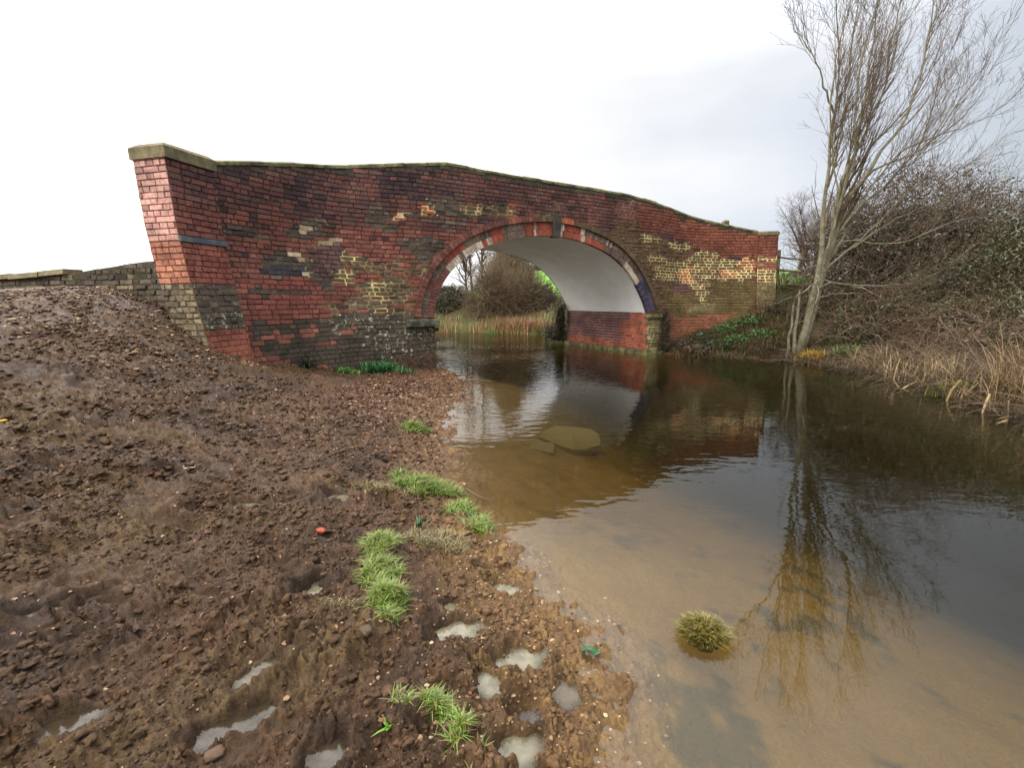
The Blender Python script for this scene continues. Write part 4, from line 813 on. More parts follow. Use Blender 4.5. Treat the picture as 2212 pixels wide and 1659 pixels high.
for (px, py, ra, rb_, an, mk_, dp, lb), z in zip(PUD, pz):
    n = 28; th = np.arange(n)/n*2*np.pi; rr = 1.7*(1+.08*np.sin(th*3+px*9)); c, s = math.cos(R(an)), math.sin(R(an))
    u = ra*rr*np.cos(th); v_ = rb_*rr*np.sin(th); V = np.stack([px+u*c-v_*s, py+u*s+v_*c, th*0+z], 1); V = np.concatenate([[[px, py, z]], V*.5+np.array([px, py, z])*.5, V])
    F = [np.array([[0, i+1, (i+1) % n+1] for i in range(n)]), np.array([[i+1, i+1+n, (i+1) % n+1+n, (i+1) % n+1] for i in range(n)])]
    o = build('puddle', V, F, pms[0 if mk_ < .4 else (1 if mk_ < .75 else 2)], None, {'depth': ('POINT', 'FLOAT', np.concatenate([[1.0], np.full(n, .95), np.full(n, .15)]))}); o['kind'] = 'structure'; o['label'] = lb
# ================================================================= low retaining wall left of the bridge
lw = empty('retaining_wall', (-8, 8.5, 1.6)); tag(lw, 'low mossy old brick wall with worn stone edging left of the bridge, holding up the track', 'wall')
PL = resample(np.column_stack([LW, LT]), 400); PLd = np.concatenate([[0], np.cumsum(np.linalg.norm(np.diff(PL[:, :2], axis=0), axis=1))]); pdn = np.gradient(PL[:, :2], axis=0); pdn /= np.linalg.norm(pdn, axis=1, keepdims=True)
def lwm(u, z, o):
    u = np.asarray(u, float); x = np.interp(u, PLd, PL[:, 0]); y = np.interp(u, PLd, PL[:, 1]); nx_ = np.interp(u, PLd, pdn[:, 1]); ny_ = np.interp(u, PLd, -pdn[:, 0])
    oo = np.asarray(o)+.10*(np.asarray(z)-1.5); return np.stack(np.broadcast_arrays(x+nx_*oo, y+ny_*oo, z), -1)
# nx_,ny_ = (dy,-dx) points away from the camera for a wall running left
ltop = lambda u: np.interp(u, PLd, PL[:, 2])
brickwork('wall_brickwork', lwm, 0, PLd[-1]-.1, 1.25, 2.3, lambda s, z: np.where(perlin(np.asarray(s)*1.5, np.asarray(z)*3, 61) > .4, 'rough', 'retain').astype(object), lw, topf=lambda u: ltop(u)-.0, seed=61)
cs = []; u = 3.0
while u < PLd[-1]-.7:
    l = .55+.35*rng.rand(); z0, z1 = ltop(u), ltop(u+l); hh = .09; o0 = -.05+.02*rng.randn()
    dz = .015*rng.randn()
    p = [(u+.006, z0), (u+l-.006, z1)]
    cs.append([lwm(p[0][0], 1.5, o0)*[1, 1, 0]+[0, 0, z0+dz], lwm(p[1][0], 1.5, o0)*[1, 1, 0]+[0, 0, z1+dz], lwm(p[1][0], 1.5, .3)*[1, 1, 0]+[0, 0, z1+dz], lwm(p[0][0], 1.5, .3)*[1, 1, 0]+[0, 0, z0+dz],
               lwm(p[0][0], 1.5, o0+.02)*[1, 1, 0]+[0, 0, z0+dz+hh], lwm(p[1][0], 1.5, o0+.02)*[1, 1, 0]+[0, 0, z1+dz+hh], lwm(p[1][0], 1.5, .3)*[1, 1, 0]+[0, 0, z1+dz+hh], lwm(p[0][0], 1.5, .3)*[1, 1, 0]+[0, 0, z0+dz+hh]]); u += l
V, F = boxes(cs); F = F[:, ::-1]; o = build('edging_stones', V, [F], M['cap'], lw)
# ================================================================= plants
def unit(v): return v/(np.linalg.norm(v, axis=-1, keepdims=True)+1e-9)
def grow(P, Rd, n, lr, ang, up, wob, rs, k=6, rf=.6, tr=(.25, .98), tip=.25, bias=None):
    """n children along parent polylines P (m,K,3)"""
    m, Kk, _ = P.shape; L = np.linalg.norm(np.diff(P, axis=1), axis=2).sum(1); pr = L/L.sum()
    i = rs.choice(m, n, p=pr); t = tr[0]+(tr[1]-tr[0])*rs.rand(n); f = t*(Kk-1); a = np.minimum(f.astype(int), Kk-2); q = f-a
    p0 = P[i, a]*(1-q[:, None])+P[i, a+1]*q[:, None]; T = unit(P[i, a+1]-P[i, a]); r0 = (Rd[i, a]*(1-q)+Rd[i, a+1]*q)*rf
    rv = rs.randn(n, 3)
    if bias is not None: rv = rv+np.array(bias)
    pe = unit(rv-(rv*T).sum(1, keepdims=True)*T); an = R(ang)*(1+.3*rs.randn(n)); d = T*np.cos(an)[:, None]+pe*np.sin(an)[:, None]
    ln = (lr[0]+(lr[1]-lr[0])*rs.rand(n))*(1.15-.6*t); pts = [p0]
    for j in range(k-1):
        d = unit(d+np.array([0, 0, up])+wob*rs.randn(n, 3)); pts.append(pts[-1]+d*(ln/(k-1))[:, None])
    return np.stack(pts, 1), np.linspace(1, tip, k)[None]*r0[:, None]
def poly(pts, k):
    return resample(np.array(pts, float), k)
def leaves(n, ells, size, pal, rs, shell=.35, aspect=.6, zmin=-1, jitter=.12):
    """leaf sized quads through the outer part of a set of ellipsoids"""
    w = np.array([e[3]*e[4]+e[4]*e[5]+e[3]*e[5] for e in ells]); i = rs.choice(len(ells), n, p=w/w.sum()); E = np.array(ells)[i]
    d = unit(rs.randn(n, 3)); r = 1-shell*rs.rand(n)**1.5+jitter*perlin(d[:, 0]*3+E[:, 0], d[:, 2]*3+E[:, 1], 5)*1.6+.04*rs.randn(n)
    c = E[:, :3]+d*E[:, 3:6]*r[:, None]; c = c[c[:, 2] > zmin]
    n = len(c); a = unit(rs.randn(n, 3)); b = unit(np.cross(a, rs.randn(n, 3))); s = size*(.6+.8*rs.rand(n))[:, None]
    V = np.stack([c-a*s, c+b*s*aspect*.5-a*s*.1, c+a*s, c-b*s*aspect*.5-a*s*.1], 1)
    pa = np.array(pal); ci = rs.randint(0, len(pa), n); cl = pa[ci]*(.75+.5*rs.rand(n, 1))
    return V.reshape(-1, 3), np.arange(n*4).reshape(n, 4), np.repeat(cl, 4, 0)
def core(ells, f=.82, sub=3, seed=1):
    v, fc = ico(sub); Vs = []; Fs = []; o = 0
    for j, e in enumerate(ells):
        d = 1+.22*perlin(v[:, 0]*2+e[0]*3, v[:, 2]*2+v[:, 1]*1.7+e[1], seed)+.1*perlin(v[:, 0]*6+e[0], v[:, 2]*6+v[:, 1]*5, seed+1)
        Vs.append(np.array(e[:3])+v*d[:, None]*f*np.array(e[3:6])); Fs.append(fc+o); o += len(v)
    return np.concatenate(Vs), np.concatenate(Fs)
def shrub(name, label, cat, ells, nleaf, size, pal, ntwig, seed, group=None, f=.8, twl=(.5, 1.1), zmin=-.5, tw_mat='darktwig', twr=.006, shell=.35, usecore=True, up=.08):
    rs = np.random.RandomState(seed); e0 = ells[0]; o = empty(name, (e0[0], e0[1], max(zmin, e0[2]-e0[5]))); tag(o, label, cat, group)
    V, F, C = leaves(nleaf, ells, size, pal, rs, shell=shell, zmin=zmin)
    build('foliage', V, [F], M['leafcol'], o, {'Col': ('POINT', 'FLOAT_COLOR', C)})
    if usecore:
        V, F = core(ells, f, 3, seed); build('inner_growth', V, [F], M['core'], o, smooth=True)
    if ntwig:
        w = np.array([e[3]*e[5] for e in ells]); i = rs.choice(len(ells), ntwig, p=w/w.sum()); E = np.array(ells)[i]
        d = unit(rs.randn(ntwig, 3)); p0 = E[:, :3]+d*E[:, 3:6]*(.7+.25*rs.rand(ntwig, 1)); dr = unit(d+.7*rs.randn(ntwig, 3)+[0, 0, .35]); ln = twl[0]+(twl[1]-twl[0])*rs.rand(ntwig); pts = [p0]
        for j in range(5): dr = unit(dr+[0, 0, -up]+.22*rs.randn(ntwig, 3)); pts.append(pts[-1]+dr*(ln/5)[:, None])
        P = np.stack(pts, 1); P = P[P[:, :, 2].min(1) > zmin]
        V, F = tubes(P, np.linspace(1, .35, 6)[None]*twr*(.6+.8*rs.rand(len(P), 1)), 4); build('stems', V, [F], M[tw_mat], o)
    return o
def tree(name, label, stems, seed, levels, mat='bark', tmat='twig', cat='tree', group=None, k0=16, bias=None, sides=7, tp=.8):
    """stems: list of (points, r0, r1); levels: list of (n, len range, angle, up, wobble, k, rf, t range)"""
    rs = np.random.RandomState(seed); b = stems[0][0][0]; o = empty(name, tuple(float(v) for v in b)); tag(o, label, cat, group)
    P = np.stack([poly(catmull(np.array(s[0], float), 6), k0) for s in stems]); P[:, 1:-1] += .02*rs.randn(len(P), k0-2, 3)
    Rd = np.stack([s[1]*(1-np.linspace(0, 1, k0))**(tp if s[1] > .09 else 1.2)+s[2] for s in stems])
    V, F = tubes(P, Rd, sides); build('trunk', V, [F], M[mat], o, smooth=True)
    Vs = []; cur = (P, Rd)
    for li, (n, lr, ang, up, wob, k, rf, trr) in enumerate(levels):
        c = grow(cur[0], cur[1], n, lr, ang, up, wob, rs, k, rf, trr, bias=bias if li == 0 else None); c = (c[0], np.maximum(c[1], .0028)); Vs.append(tubes(c[0], c[1], 4 if li == 0 else 3)); cur = c
    V, F = join(Vs); build('branches', V, F, M[tmat], o)
    return o
# ---- the big bare tree on the right bank
ST = [
 ([(8.12,13.3,.05),(8.25,13.3,.7),(8.37,13.3,1.36),(8.43,13.25,2.28),(8.43,13.2,2.91),(8.36,13.2,4.05),(8.35,13.2,5.32),(8.34,13.2,5.99),(8.4,13.2,6.38),(8.27,13.1,7.72),(8.05,13,8.47),(7.8,12.9,9.6),(7.7,12.9,10.8)],.10,.010),
 ([(8.2,13.35,.05),(8.34,13.4,.7),(8.49,13.45,1.08),(8.7,13.5,2.1),(8.87,13.5,3.08),(8.98,13.5,4.05),(9.06,13.5,4.68),(9.21,13.5,5.67),(9.33,13.6,6.63),(9.38,13.6,7.56),(9.52,13.7,8.23),(9.57,13.8,9.07),(9.7,13.9,10.6)],.13,.012),
 ([(8.87,13.5,3.6),(8.99,13.6,4.68),(9.62,13.9,5.99),(10.03,14.1,6.82),(10.33,14.2,7.5),(10.38,14.3,8.32),(10.53,14.4,9.07),(10.8,14.5,10.4)],0.054,.008),
 ([(8.7,13.45,2.6),(8.81,13.2,4.41),(8.89,13,5.18),(8.72,12.9,6.31),(8.67,12.8,7.78),(8.79,12.7,8.68),(8.78,12.6,10.3)],0.036,.008),
 ([(8.98,13.5,4.0),(9.21,13.2,4.61),(9.6,13.1,5.41),(10.1,13,6.31),(10.24,12.9,7.25),(10.23,12.8,8.17),(10.14,12.8,10)],0.043,.008),
 ([(8.75,13.5,2.4),(9.54,13.6,4.01),(10.69,13.8,5.15),(11.39,13.9,6.22),(11.6,14,7.25),(11.69,14,8.32)],0.040,.006),
 ([(8.9,13.5,3.2),(9.54,13.3,4.51),(10.28,13.2,5.51),(11.27,13.1,5.89),(12.0,13,6.15),(12.4,12.9,6.5)],0.032,.005),
 ([(8.45,13.25,2.6),(8.70,13.1,3.81),(8.26,13,5.51),(8.09,12.9,6.47),(8.05,12.9,7.56),(8.15,12.8,8.47),(8.3,12.7,10.2)],0.025,.006),
 ([(8.35,13.2,6.4),(8.02,13.1,6.94),(7.53,13,7.72),(6.95,13,8.32),(6.8,13,8.74)],0.022,.005),
 ([(8.9,13.5,3.4),(9.4,13.7,4.6),(9.9,13.9,5.8),(10.9,14,6.9),(11.2,14,8.4),(11.3,14,9.6)],0.036,.006),
 ([(9.0,13.5,4.3),(9.65,13.3,5.01),(10.96,13.2,5.67),(11.5,13.2,6.63),(12.05,13.2,7.41),(12.1,13.2,7.87)],0.029,.005),
 ([(8.6,13.5,1.7),(8.75,13.3,2.1),(10.02,13.1,2.01),(11.28,13,2.28),(12.5,13,3.17)],0.022,.005),
 ([(8.75,13.5,2.2),(9.37,13.2,2.01),(9.86,13.0,1.82),(10.58,12.9,1.36),(11.27,12.9,1.45),(11.87,12.9,1.82)],0.018,.005),
 ([(8.8,13.5,2.5),(8.91,13.3,2.73),(10.07,13.1,3.66),(11.09,13,4.13),(11.59,13,4.18)],0.020,.005),
 ([(8.85,13.5,2.9),(8.94,13.4,3.26),(10.33,13.0,3.13),(11.75,12.9,3.7),(13.0,12.8,3.8)],0.018,.005),
 ([(8.43,13.25,2.3),(8.33,13.1,2.14),(7.89,12.9,1.87),(7.31,12.8,1.64),(6.9,12.7,1.5)],0.016,.005),
 ([(8.40,13.25,2.3),(8.33,13,2.14),(8.19,12.8,1.68),(7.92,12.7,1.13),(7.46,12.6,1.01)],0.016,.005),
 ([(8.75,13.5,2.3),(8.79,13.4,2.55),(9.81,13.2,3.61),(10.58,13.1,4.56),(11.4,13,5.07),(12.0,13,5.74)],0.029,.005),
 ([(8.5,13.4,1.6),(8.56,13.3,1.73),(9.39,13,1.82),(10.08,12.9,1.55),(10.84,12.8,1.45)],0.014,.004),
 ([(8.95,13.5,3.7),(9.2,13.8,5.0),(9.6,14.2,6.3),(10.2,14.5,7.6),(10.5,14.7,9.4)],0.032,.006),
 ([(8.4,13.2,4.6),(8.75,13.5,5.6),(9.0,13.8,6.9),(9.15,14,8.6),(9.2,14,10.3)],0.029,.006)]
big = tree('bare_tree', 'tall leafless multi stemmed tree leaning over the water beside the right end of the bridge', ST, 3,
     [(400, (.9, 2.9), 30, .20, .05, 8, .5, (.30, .98)), (2100, (.35, 1.3), 30, .12, .07, 5, .58, (.12, .98)), (4400, (.12, .5), 36, .06, .1, 4, .7, (.2, 1.0))], bias=(1.2, 0, .1), tp=2.0)
for i, (x, y, z1, dx, r) in enumerate([(7.72, 13.1, 1.5, .05, .045), (7.95, 13.2, 1.9, .02, .055)]):
    tree('coppice_stem', ['thin upright grey stem just left of the big bare tree, the outer one', 'thicker upright grey stem touching the foot of the big bare tree'][i], [([(x, y, .02), (x+dx*.4, y, z1*.5), (x+dx, y+.03, z1)], r*.5, r*.5)], 20+i, [(5, (.3, .7), 35, .1, .15, 5, .4, (.6, .98)), (12, (.1, .3), 35, .05, .15, 4, .6, (.3, .98))], cat='sapling', group='stems beside the big bare tree', k0=6)
# ---- bramble and ivy hedge on the right bank
pal_h = [lin(70, 62, 42, 1.1), lin(58, 60, 36, 1.1), lin(94, 76, 55, 1.1), lin(78, 66, 48, 1.1), lin(112, 98, 80, 1.1), lin(64, 74, 38, 1.1), lin(96, 72, 50, 1.1)]
pal_ht = pal_h+[lin(130, 122, 112, 1.2), lin(110, 98, 84, 1.2)]
shrub('bramble_hedge', 'big dark brown bramble and ivy mound with grey flecked top behind the bare tree', 'hedge', [(13.4,16.2,2.9,2.5,2.0,3.0),(11.4,15.8,2.3,1.7,1.3,2.4),(15.2,15.5,2.7,2.2,2.0,2.4),(10.3,15.0,1.5,1.2,.9,1.4)], 64000, .055, pal_ht, 3400, 101, twl=(.6, 1.9), zmin=.4, twr=.008, shell=.55, tw_mat='twig', f=.55)
shrub('bramble_hedge', 'dark green leafy ivy and bramble bank at the right edge of the photo', 'hedge', [(14.2,12.3,2.0,2.1,2.2,2.15),(12.6,13.6,1.5,1.7,1.3,1.5),(12.4,10.2,1.1,1.5,1.8,1.35),(13.6,8.8,1.2,1.8,1.8,1.6)], 60000, .052, pal_h+[lin(70, 86, 44, 1.2)]*4, 1600, 102, twl=(.5, 1.5), zmin=.3, twr=.007, f=.62, shell=.45)
shrub('undergrowth', 'tangle of brown bramble arches at the foot of the hedge right of the bare tree', 'brambles', [(10.2,13.2,.9,1.3,.8,.9),(11.3,11.9,.8,1.2,1.0,.85),(10.7,9.6,.6,1.1,1.4,.7),(10.0,7.6,.5,.9,1.0,.6),(9.4,12.6,.55,.7,.6,.5)], 16000, .05, [lin(92, 68, 48), lin(76, 60, 42), lin(66, 68, 38), lin(112, 84, 60), lin(64, 74, 40)], 1300, 103, twl=(.5, 1.5), zmin=.2, up=.22, twr=.008, tw_mat='twig', f=.6)
shrub('undergrowth', 'brown twiggy scrub under the right pilaster behind the coppice stems', 'scrub', [(8.6,15.3,.95,.6,.5,.75),(9.4,14.8,.9,.8,.6,.8)], 5000, .045, [lin(84, 62, 44), lin(66, 52, 36), lin(62, 70, 36), lin(48, 62, 32)], 900, 104, twl=(.3, 1.0), zmin=.2, f=.6)
# pale evergreen top showing at the far right, olive tree behind
shrub('olive_shrub', 'yellowish olive shrub top peeping over the hedge at the right edge', 'shrub', [(20.5,17.5,3.3,2.2,1.6,2.6)], 12000, .07, [lin(112, 98, 50, 1.2), lin(92, 84, 44, 1.2), lin(84, 72, 44, 1.2)], 200, 105, zmin=.5)
# rounded bare hedgerow tree behind the fence
for i, (x, y, hgt, sp, lb) in enumerate([(15.0, 24.0, 5.3, 1.6, 'rounded grey leafless thorn tree behind the fence at the bridge end'), (17.2, 26.0, 5.0, 1.5, 'second grey leafless thorn tree, half hidden behind the big bare tree')]):
    z0 = bankz(x, y); rs_ = np.random.RandomState(70+i); st = []
    for q in range(7):
        a = q/7*6.28; st.append(([(x, y, z0), (x+.15*math.cos(a), y+.15*math.sin(a), z0+.8), (x+sp*.5*math.cos(a), y+sp*.5*math.sin(a), z0+hgt*.5), (x+sp*math.cos(a), y+sp*math.sin(a), z0+hgt*.8)], .07, .01))
    tree('thorn_tree', lb, st, 71+i, [(180, (.8, 1.7), 38, .12, .14, 6, .5, (.35, .98)), (1400, (.3, .8), 38, .06, .15, 4, .6, (.2, .98)), (3000, (.12, .4), 40, .03, .15, 3, .8, (.2, 1))], mat='darktwig', cat='tree', k0=8, sides=5, group='bare thorn trees behind the fence')
shrub('bank_hedge', 'low brown hedge running behind the fence at the right end of the bridge', 'hedge', [(12.5,20.5,2.1,2.0,1.0,.9),(15.5,21.5,2.3,2.2,1.1,1.3),(18.8,22,2.6,2.2,1.2,1.6)], 12000, .07, [lin(84, 70, 50), lin(70, 60, 42), lin(70, 74, 40)], 500, 106, zmin=1.2, tw_mat='twig')
# ---- fence
fz = [(9.3, 16.9), (10.45, 17.5), (11.6, 18.1), (12.9, 18.7)]
fe = empty('wooden_fence', (9.3, 16.9, 2.1)); tag(fe, 'weathered post and rail fence behind the right end of the bridge', 'fence')
for i, (x, y) in enumerate(fz):
    z0 = bankz(x, y)-.1; hh = 1.15+.08*rng.rand(); tl = .06*rng.randn(); V, F = boxes([[(x+a*.06+tl*c/hh*.5, y+b*.06, z0+c) for c in (0, hh+.1) for a, b in ((-1, -1), (1, -1), (1, 1), (-1, 1))]]); o = build('post', V, [F], M['wood'], fe)
for i in range(3):
    for k_ in range(2):
        (x0, y0), (x1, y1) = fz[i], fz[i+1]; za, zb = bankz(x0, y0)+.55+.42*k_, bankz(x1, y1)+.52+.42*k_
        P = np.array([[(x0-.05, y0-.08, za), ((x0+x1)/2, (y0+y1)/2-.08, (za+zb)/2-.02), (x1+.05, y1-.08, zb)]]); V, F = tubes(P, np.full((1, 3), .035), 5); build('rail', V, [F], M['wood'], fe)
# ================================================================= through the arch
M['straw'] = var_mat('tan_twig', color=lin(128, 112, 88, 1.15), color2=lin(98, 82, 64, 1.15), scale=2, amt=.3, bump=0)
pal_b = [lin(104, 84, 58, 1.1), lin(90, 70, 48, 1.1), lin(78, 66, 44, 1.1), lin(88, 82, 48, 1.1), lin(66, 54, 38, 1.1)]
shrub('evergreen_bush', 'rounded dark green evergreen bush seen through the left of the arch', 'bush', [(-3.75,28.6,1.25,1.45,1.2,1.45)], 9000, .07, [lin(58, 66, 38, 1.2), lin(72, 78, 46, 1.2), lin(50, 54, 34, 1.2)], 60, 111, zmin=.2)
shrub('willow_scrub', 'large mound of brown leafless willow scrub filling the middle of the arch view', 'shrub', [(-.9,27.2,1.5,1.5,1.2,1.7),(.6,27.0,1.4,1.3,1.2,1.8),(-.3,28.2,2.2,1.4,1.0,2.2)], 9000, .045, [tuple(np.array(c)*1.4) for c in pal_b], 5600, 112, zmin=.1, twl=(.6, 1.7), twr=.011, tw_mat='straw', up=-.05, f=.5, shell=.6)
shrub('dark_shrub', 'dark green brown shrub at the right of the arch view beside the field', 'shrub', [(1.75,26.4,1.1,1.0,1.0,1.55),(2.3,25.4,.6,.8,.8,.8)], 9000, .055, [lin(62, 60, 36, 1.1), lin(50, 54, 32, 1.1), lin(84, 66, 46, 1.1)], 500, 113, zmin=.1)
shrub('ivy_tree', 'tall tree thick with dark ivy rising behind the willow scrub through the arch', 'tree', [(-.35,30.2,3.6,.95,.8,1.5),(.35,30.3,3.0,.9,.8,1.3),(-.2,30.2,5.2,.8,.7,1.4)], 11000, .07, [lin(70, 64, 46, 1.1), lin(52, 50, 34, 1.1), lin(88, 76, 56, 1.1)], 1100, 114, zmin=.5, twl=(.4, 1.2), twr=.01, f=.7)
for i, (x, y, hh, dx, lb) in enumerate([(-1.75, 28.8, 6.4, -.1, 'straight bare dark tree seen through the arch, left of the ivy covered one'), (-2.35, 29.2, 5.4, -.5, 'forked bare tree leaning left, seen through the arch'), (-2.9, 31.0, 4.4, -.3, 'slender bare tree farthest left behind the dark evergreen bush')]):
    z0 = bankz(x, y)
    st = [([(x, y, z0), (x+dx*.3, y, z0+hh*.35), (x+dx*.8, y, z0+hh*.7), (x+dx, y, z0+hh)], .085, .012), ([(x+dx*.25, y, z0+hh*.3), (x+dx-.4, y+.2, z0+hh*.55), (x+dx-.8, y+.2, z0+hh*.85)], .045, .01), ([(x+dx*.3, y, z0+hh*.4), (x+dx+.35, y-.1, z0+hh*.65), (x+dx+.5, y-.2, z0+hh*.9)], .04, .01)]
    tree('bare_tree', lb, st, 80+i, [(90, (.5, 1.4), 42, .06, .2, 6, .5, (.25, .98)), (420, (.2, .7), 40, .02, .2, 4, .6, (.2, .98)), (700, (.1, .3), 40, .0, .2, 3, .9, (.2, 1))], mat='darktwig', tmat='darktwig', k0=10, sides=5, group='bare trees on the far bank through the arch')
# skyline hedge and field trees
hx = []; 
for j in range(16): hx.append((3+j*2.6, 101+.3*j, side_h(np.array([3+j*2.6]), np.array([100.]))[0][0]+.5, 1.9, .9, .9))
shrub('field_hedge', 'thin dark hedge along the skyline at the top of the green field', 'hedge', hx, 9000, .22, [lin(70, 64, 44), lin(58, 56, 38)], 0, 115, zmin=.5, f=.85)
for j in range(6):
    x = 5.5+j*1.6+.5*rng.rand(); y = 101; z0 = side_h(np.array([x]), np.array([100.]))[0][0]; hh = 4.6+rng.rand()
    st = [([(x, y, z0), (x+.1, y, z0+hh*.4), (x+.5*math.sin(q*2.1), y+.3*math.cos(q*2.1), z0+hh*.7), (x+1.1*math.sin(q*2.1), y+.8*math.cos(q*2.1), z0+hh)], .13, .03) for q in range(3)]
    tree('field_tree', ['leftmost', 'second', 'third', 'fourth', 'fifth', 'rightmost'][j]+' small bare tree in the skyline row above the green field', st, 90+j, [(40, (.8, 1.8), 40, .05, .2, 5, .5, (.3, .98)), (160, (.5, 1.1), 40, .0, .2, 4, .8, (.2, 1))], mat='darktwig', tmat='darktwig', k0=7, sides=4, group='bare trees along the skyline hedge')
# ---- blades: grass, reeds
def blades(pts, h, w, rs, lean=.5, k=4, bend=.5, pal=None, dirs=None):
    n = len(pts); a = rs.rand(n)*6.283 if dirs is None else dirs; d = np.stack([np.cos(a), np.sin(a), 0*a], 1); s = np.stack([-np.sin(a), np.cos(a), 0*a], 1); hh = h*(.5+.8*rs.rand(n)); ww = w*(.6+.8*rs.rand(n)); le = lean*rs.rand(n); V = []
    for j in range(k):
        t = j/(k-1); c = pts+d*(hh*le*(t*.5+bend*t*t))[:, None]+np.array([0, 0, 1])*(hh*t*(1-.35*le*t*bend))[:, None]; q = (ww*(1-t)**.7*.5+.0004)[:, None]; V += [c-s*q, c+s*q]
    V = np.stack(V, 1).reshape(-1, 3); b = (np.arange(n)*2*k)[:, None, None]; i = (np.arange(k-1)*2)[None, :, None]; f = np.array([0, 1, 3, 2])[None, None]; F = (b+i+f).reshape(-1, 4)
    pa = np.array(pal); c = pa[rs.randint(0, len(pa), n)]*(.75+.5*rs.rand(n, 1)); return V, F, np.repeat(c, 2*k, 0)
def blade_obj(name, V, F, C, label=None, cat=None, group=None, kind=None):
    o = build(name, V, [F], M['leafcol'], None, {'Col': ('POINT', 'FLOAT_COLOR', C)}); return tag(o, label, cat, group, kind)
GG = [lin(112, 142, 42, .95), lin(94, 126, 36, .95), lin(130, 152, 54, .95), lin(74, 100, 30, .9), lin(128, 130, 58, .9)]
GD = [lin(126, 108, 66), lin(104, 88, 56), lin(92, 96, 46), lin(140, 120, 78)]
TUFT = [(-1.17,5.45,.16,.12,520,.13,.010,GG,'small bright grass tuft alone on the mud below the arch'),
 (-.75,3.70,.26,.17,1500,.11,.008,GG,'largest dome of green grass by the orange shallow water'),
 (-1.0,3.45,.22,.10,420,.06,.006,GD,'sparse dry grass trailing left of the largest grass dome'),
 (-.40,3.42,.10,.14,320,.09,.008,GG,'green grass fringe at the water edge, nearer to the bridge'),
 (-.24,3.12,.10,.12,380,.09,.007,GG,'yellow green grass clump right at the water edge'),
 (-.46,2.70,.20,.13,520,.08,.006,GD,'dry straw coloured tuft overhanging the mud step'),
 (-.77,2.52,.085,.12,800,.075,.005,GG,'bright upper end of the long grass strip'),
 (-.69,2.26,.09,.12,700,.07,.005,GG,'middle clump of the long grass strip'),
 (-.60,2.05,.075,.09,560,.065,.005,GG,'lower clump of the long grass strip'),
 (-.56,1.92,.04,.05,200,.055,.004,GG,'little grass tail at the bottom end of the strip'),
 (-.80,1.98,.09,.04,120,.04,.004,GD,'few thin grass blades left of the strip'),
 (-.27,1.49,.05,.045,260,.05,.004,GG,'grass clump in the bottom centre, its upper piece'),
 (-.21,1.40,.055,.05,360,.055,.004,GG,'grass clump in the bottom centre, its middle piece'),
 (-.15,1.31,.055,.045,300,.05,.004,GG+GD,'grass clump touching the bottom edge of the photo'),
 (-.40,1.50,.05,.04,90,.04,.0035,GD+GG,'sparse grass at the bottom, left of the green clump')]
for i, (x, y, ra, rb_, n, h, wd, pal, lb) in enumerate(TUFT):
    h *= .52; n = int(n*2.2); wd *= .72
    rs = np.random.RandomState(200+i); a = rs.rand(n)*6.283; r = np.sqrt(rs.rand(n))*(1+.25*np.sin(a*3+i)); px = x+ra*r*np.cos(a); py = y+rb_*r*np.sin(a); kp = perlin(px*9, py*9, 410+i) > -.28; px, py, r, a = px[kp], py[kp], r[kp], a[kp]; pz_ = gzv(px, py)+.025*np.exp(-r*r*1.5)-.006
    V, F, C = blades(np.stack([px, py, pz_], 1), h, wd, rs, lean=1.9, bend=.8, pal=list(pal)+GD[:1]); blade_obj('grass_tuft', V, F, C, lb, 'grass tuft', 'grass tufts on the mud')
# mossy tussock standing in the shallow water
rs = np.random.RandomState(230); v, f = ico(3); v2 = v*[.092, .075, .06]*(1+.2*perlin(v[:, 0]*3, v[:, 1]*3+v[:, 2]*2, 4))[:, None]+[.93, 2.03, -.0]
ts = empty('tussock', (.93, 1.98, -.15)); tag(ts, 'round yellow green mossy tussock standing in the shallow water', 'tussock')
build('root_mound', v2, [f], var_mat('root_mound', color=lin(70, 56, 36), color2=lin(92, 84, 40), scale=30), ts, smooth=True)
d = unit(rs.randn(4200, 3)); d[:, 2] = np.abs(d[:, 2]); p = d*[.092, .075, .06]*(1+.2*perlin(d[:, 0]*3, d[:, 1]*3+d[:, 2]*2, 4))[:, None]+[.93, 2.03, .0]; p = p[p[:, 2] > -.01]
an = np.arctan2(p[:, 1]-2.03, p[:, 0]-.93)+1.0*rs.randn(len(p)); V, F, C = blades(p, .026, .0055, rs, lean=2.4, pal=[lin(128, 112, 44, .9), lin(106, 98, 38, .9), lin(146, 128, 60, .9), lin(78, 68, 32, .8), lin(92, 84, 30, .8)], dirs=an)
build('moss_blades', V, [F], M['leafcol'], ts, {'Col': ('POINT', 'FLOAT_COLOR', C)})
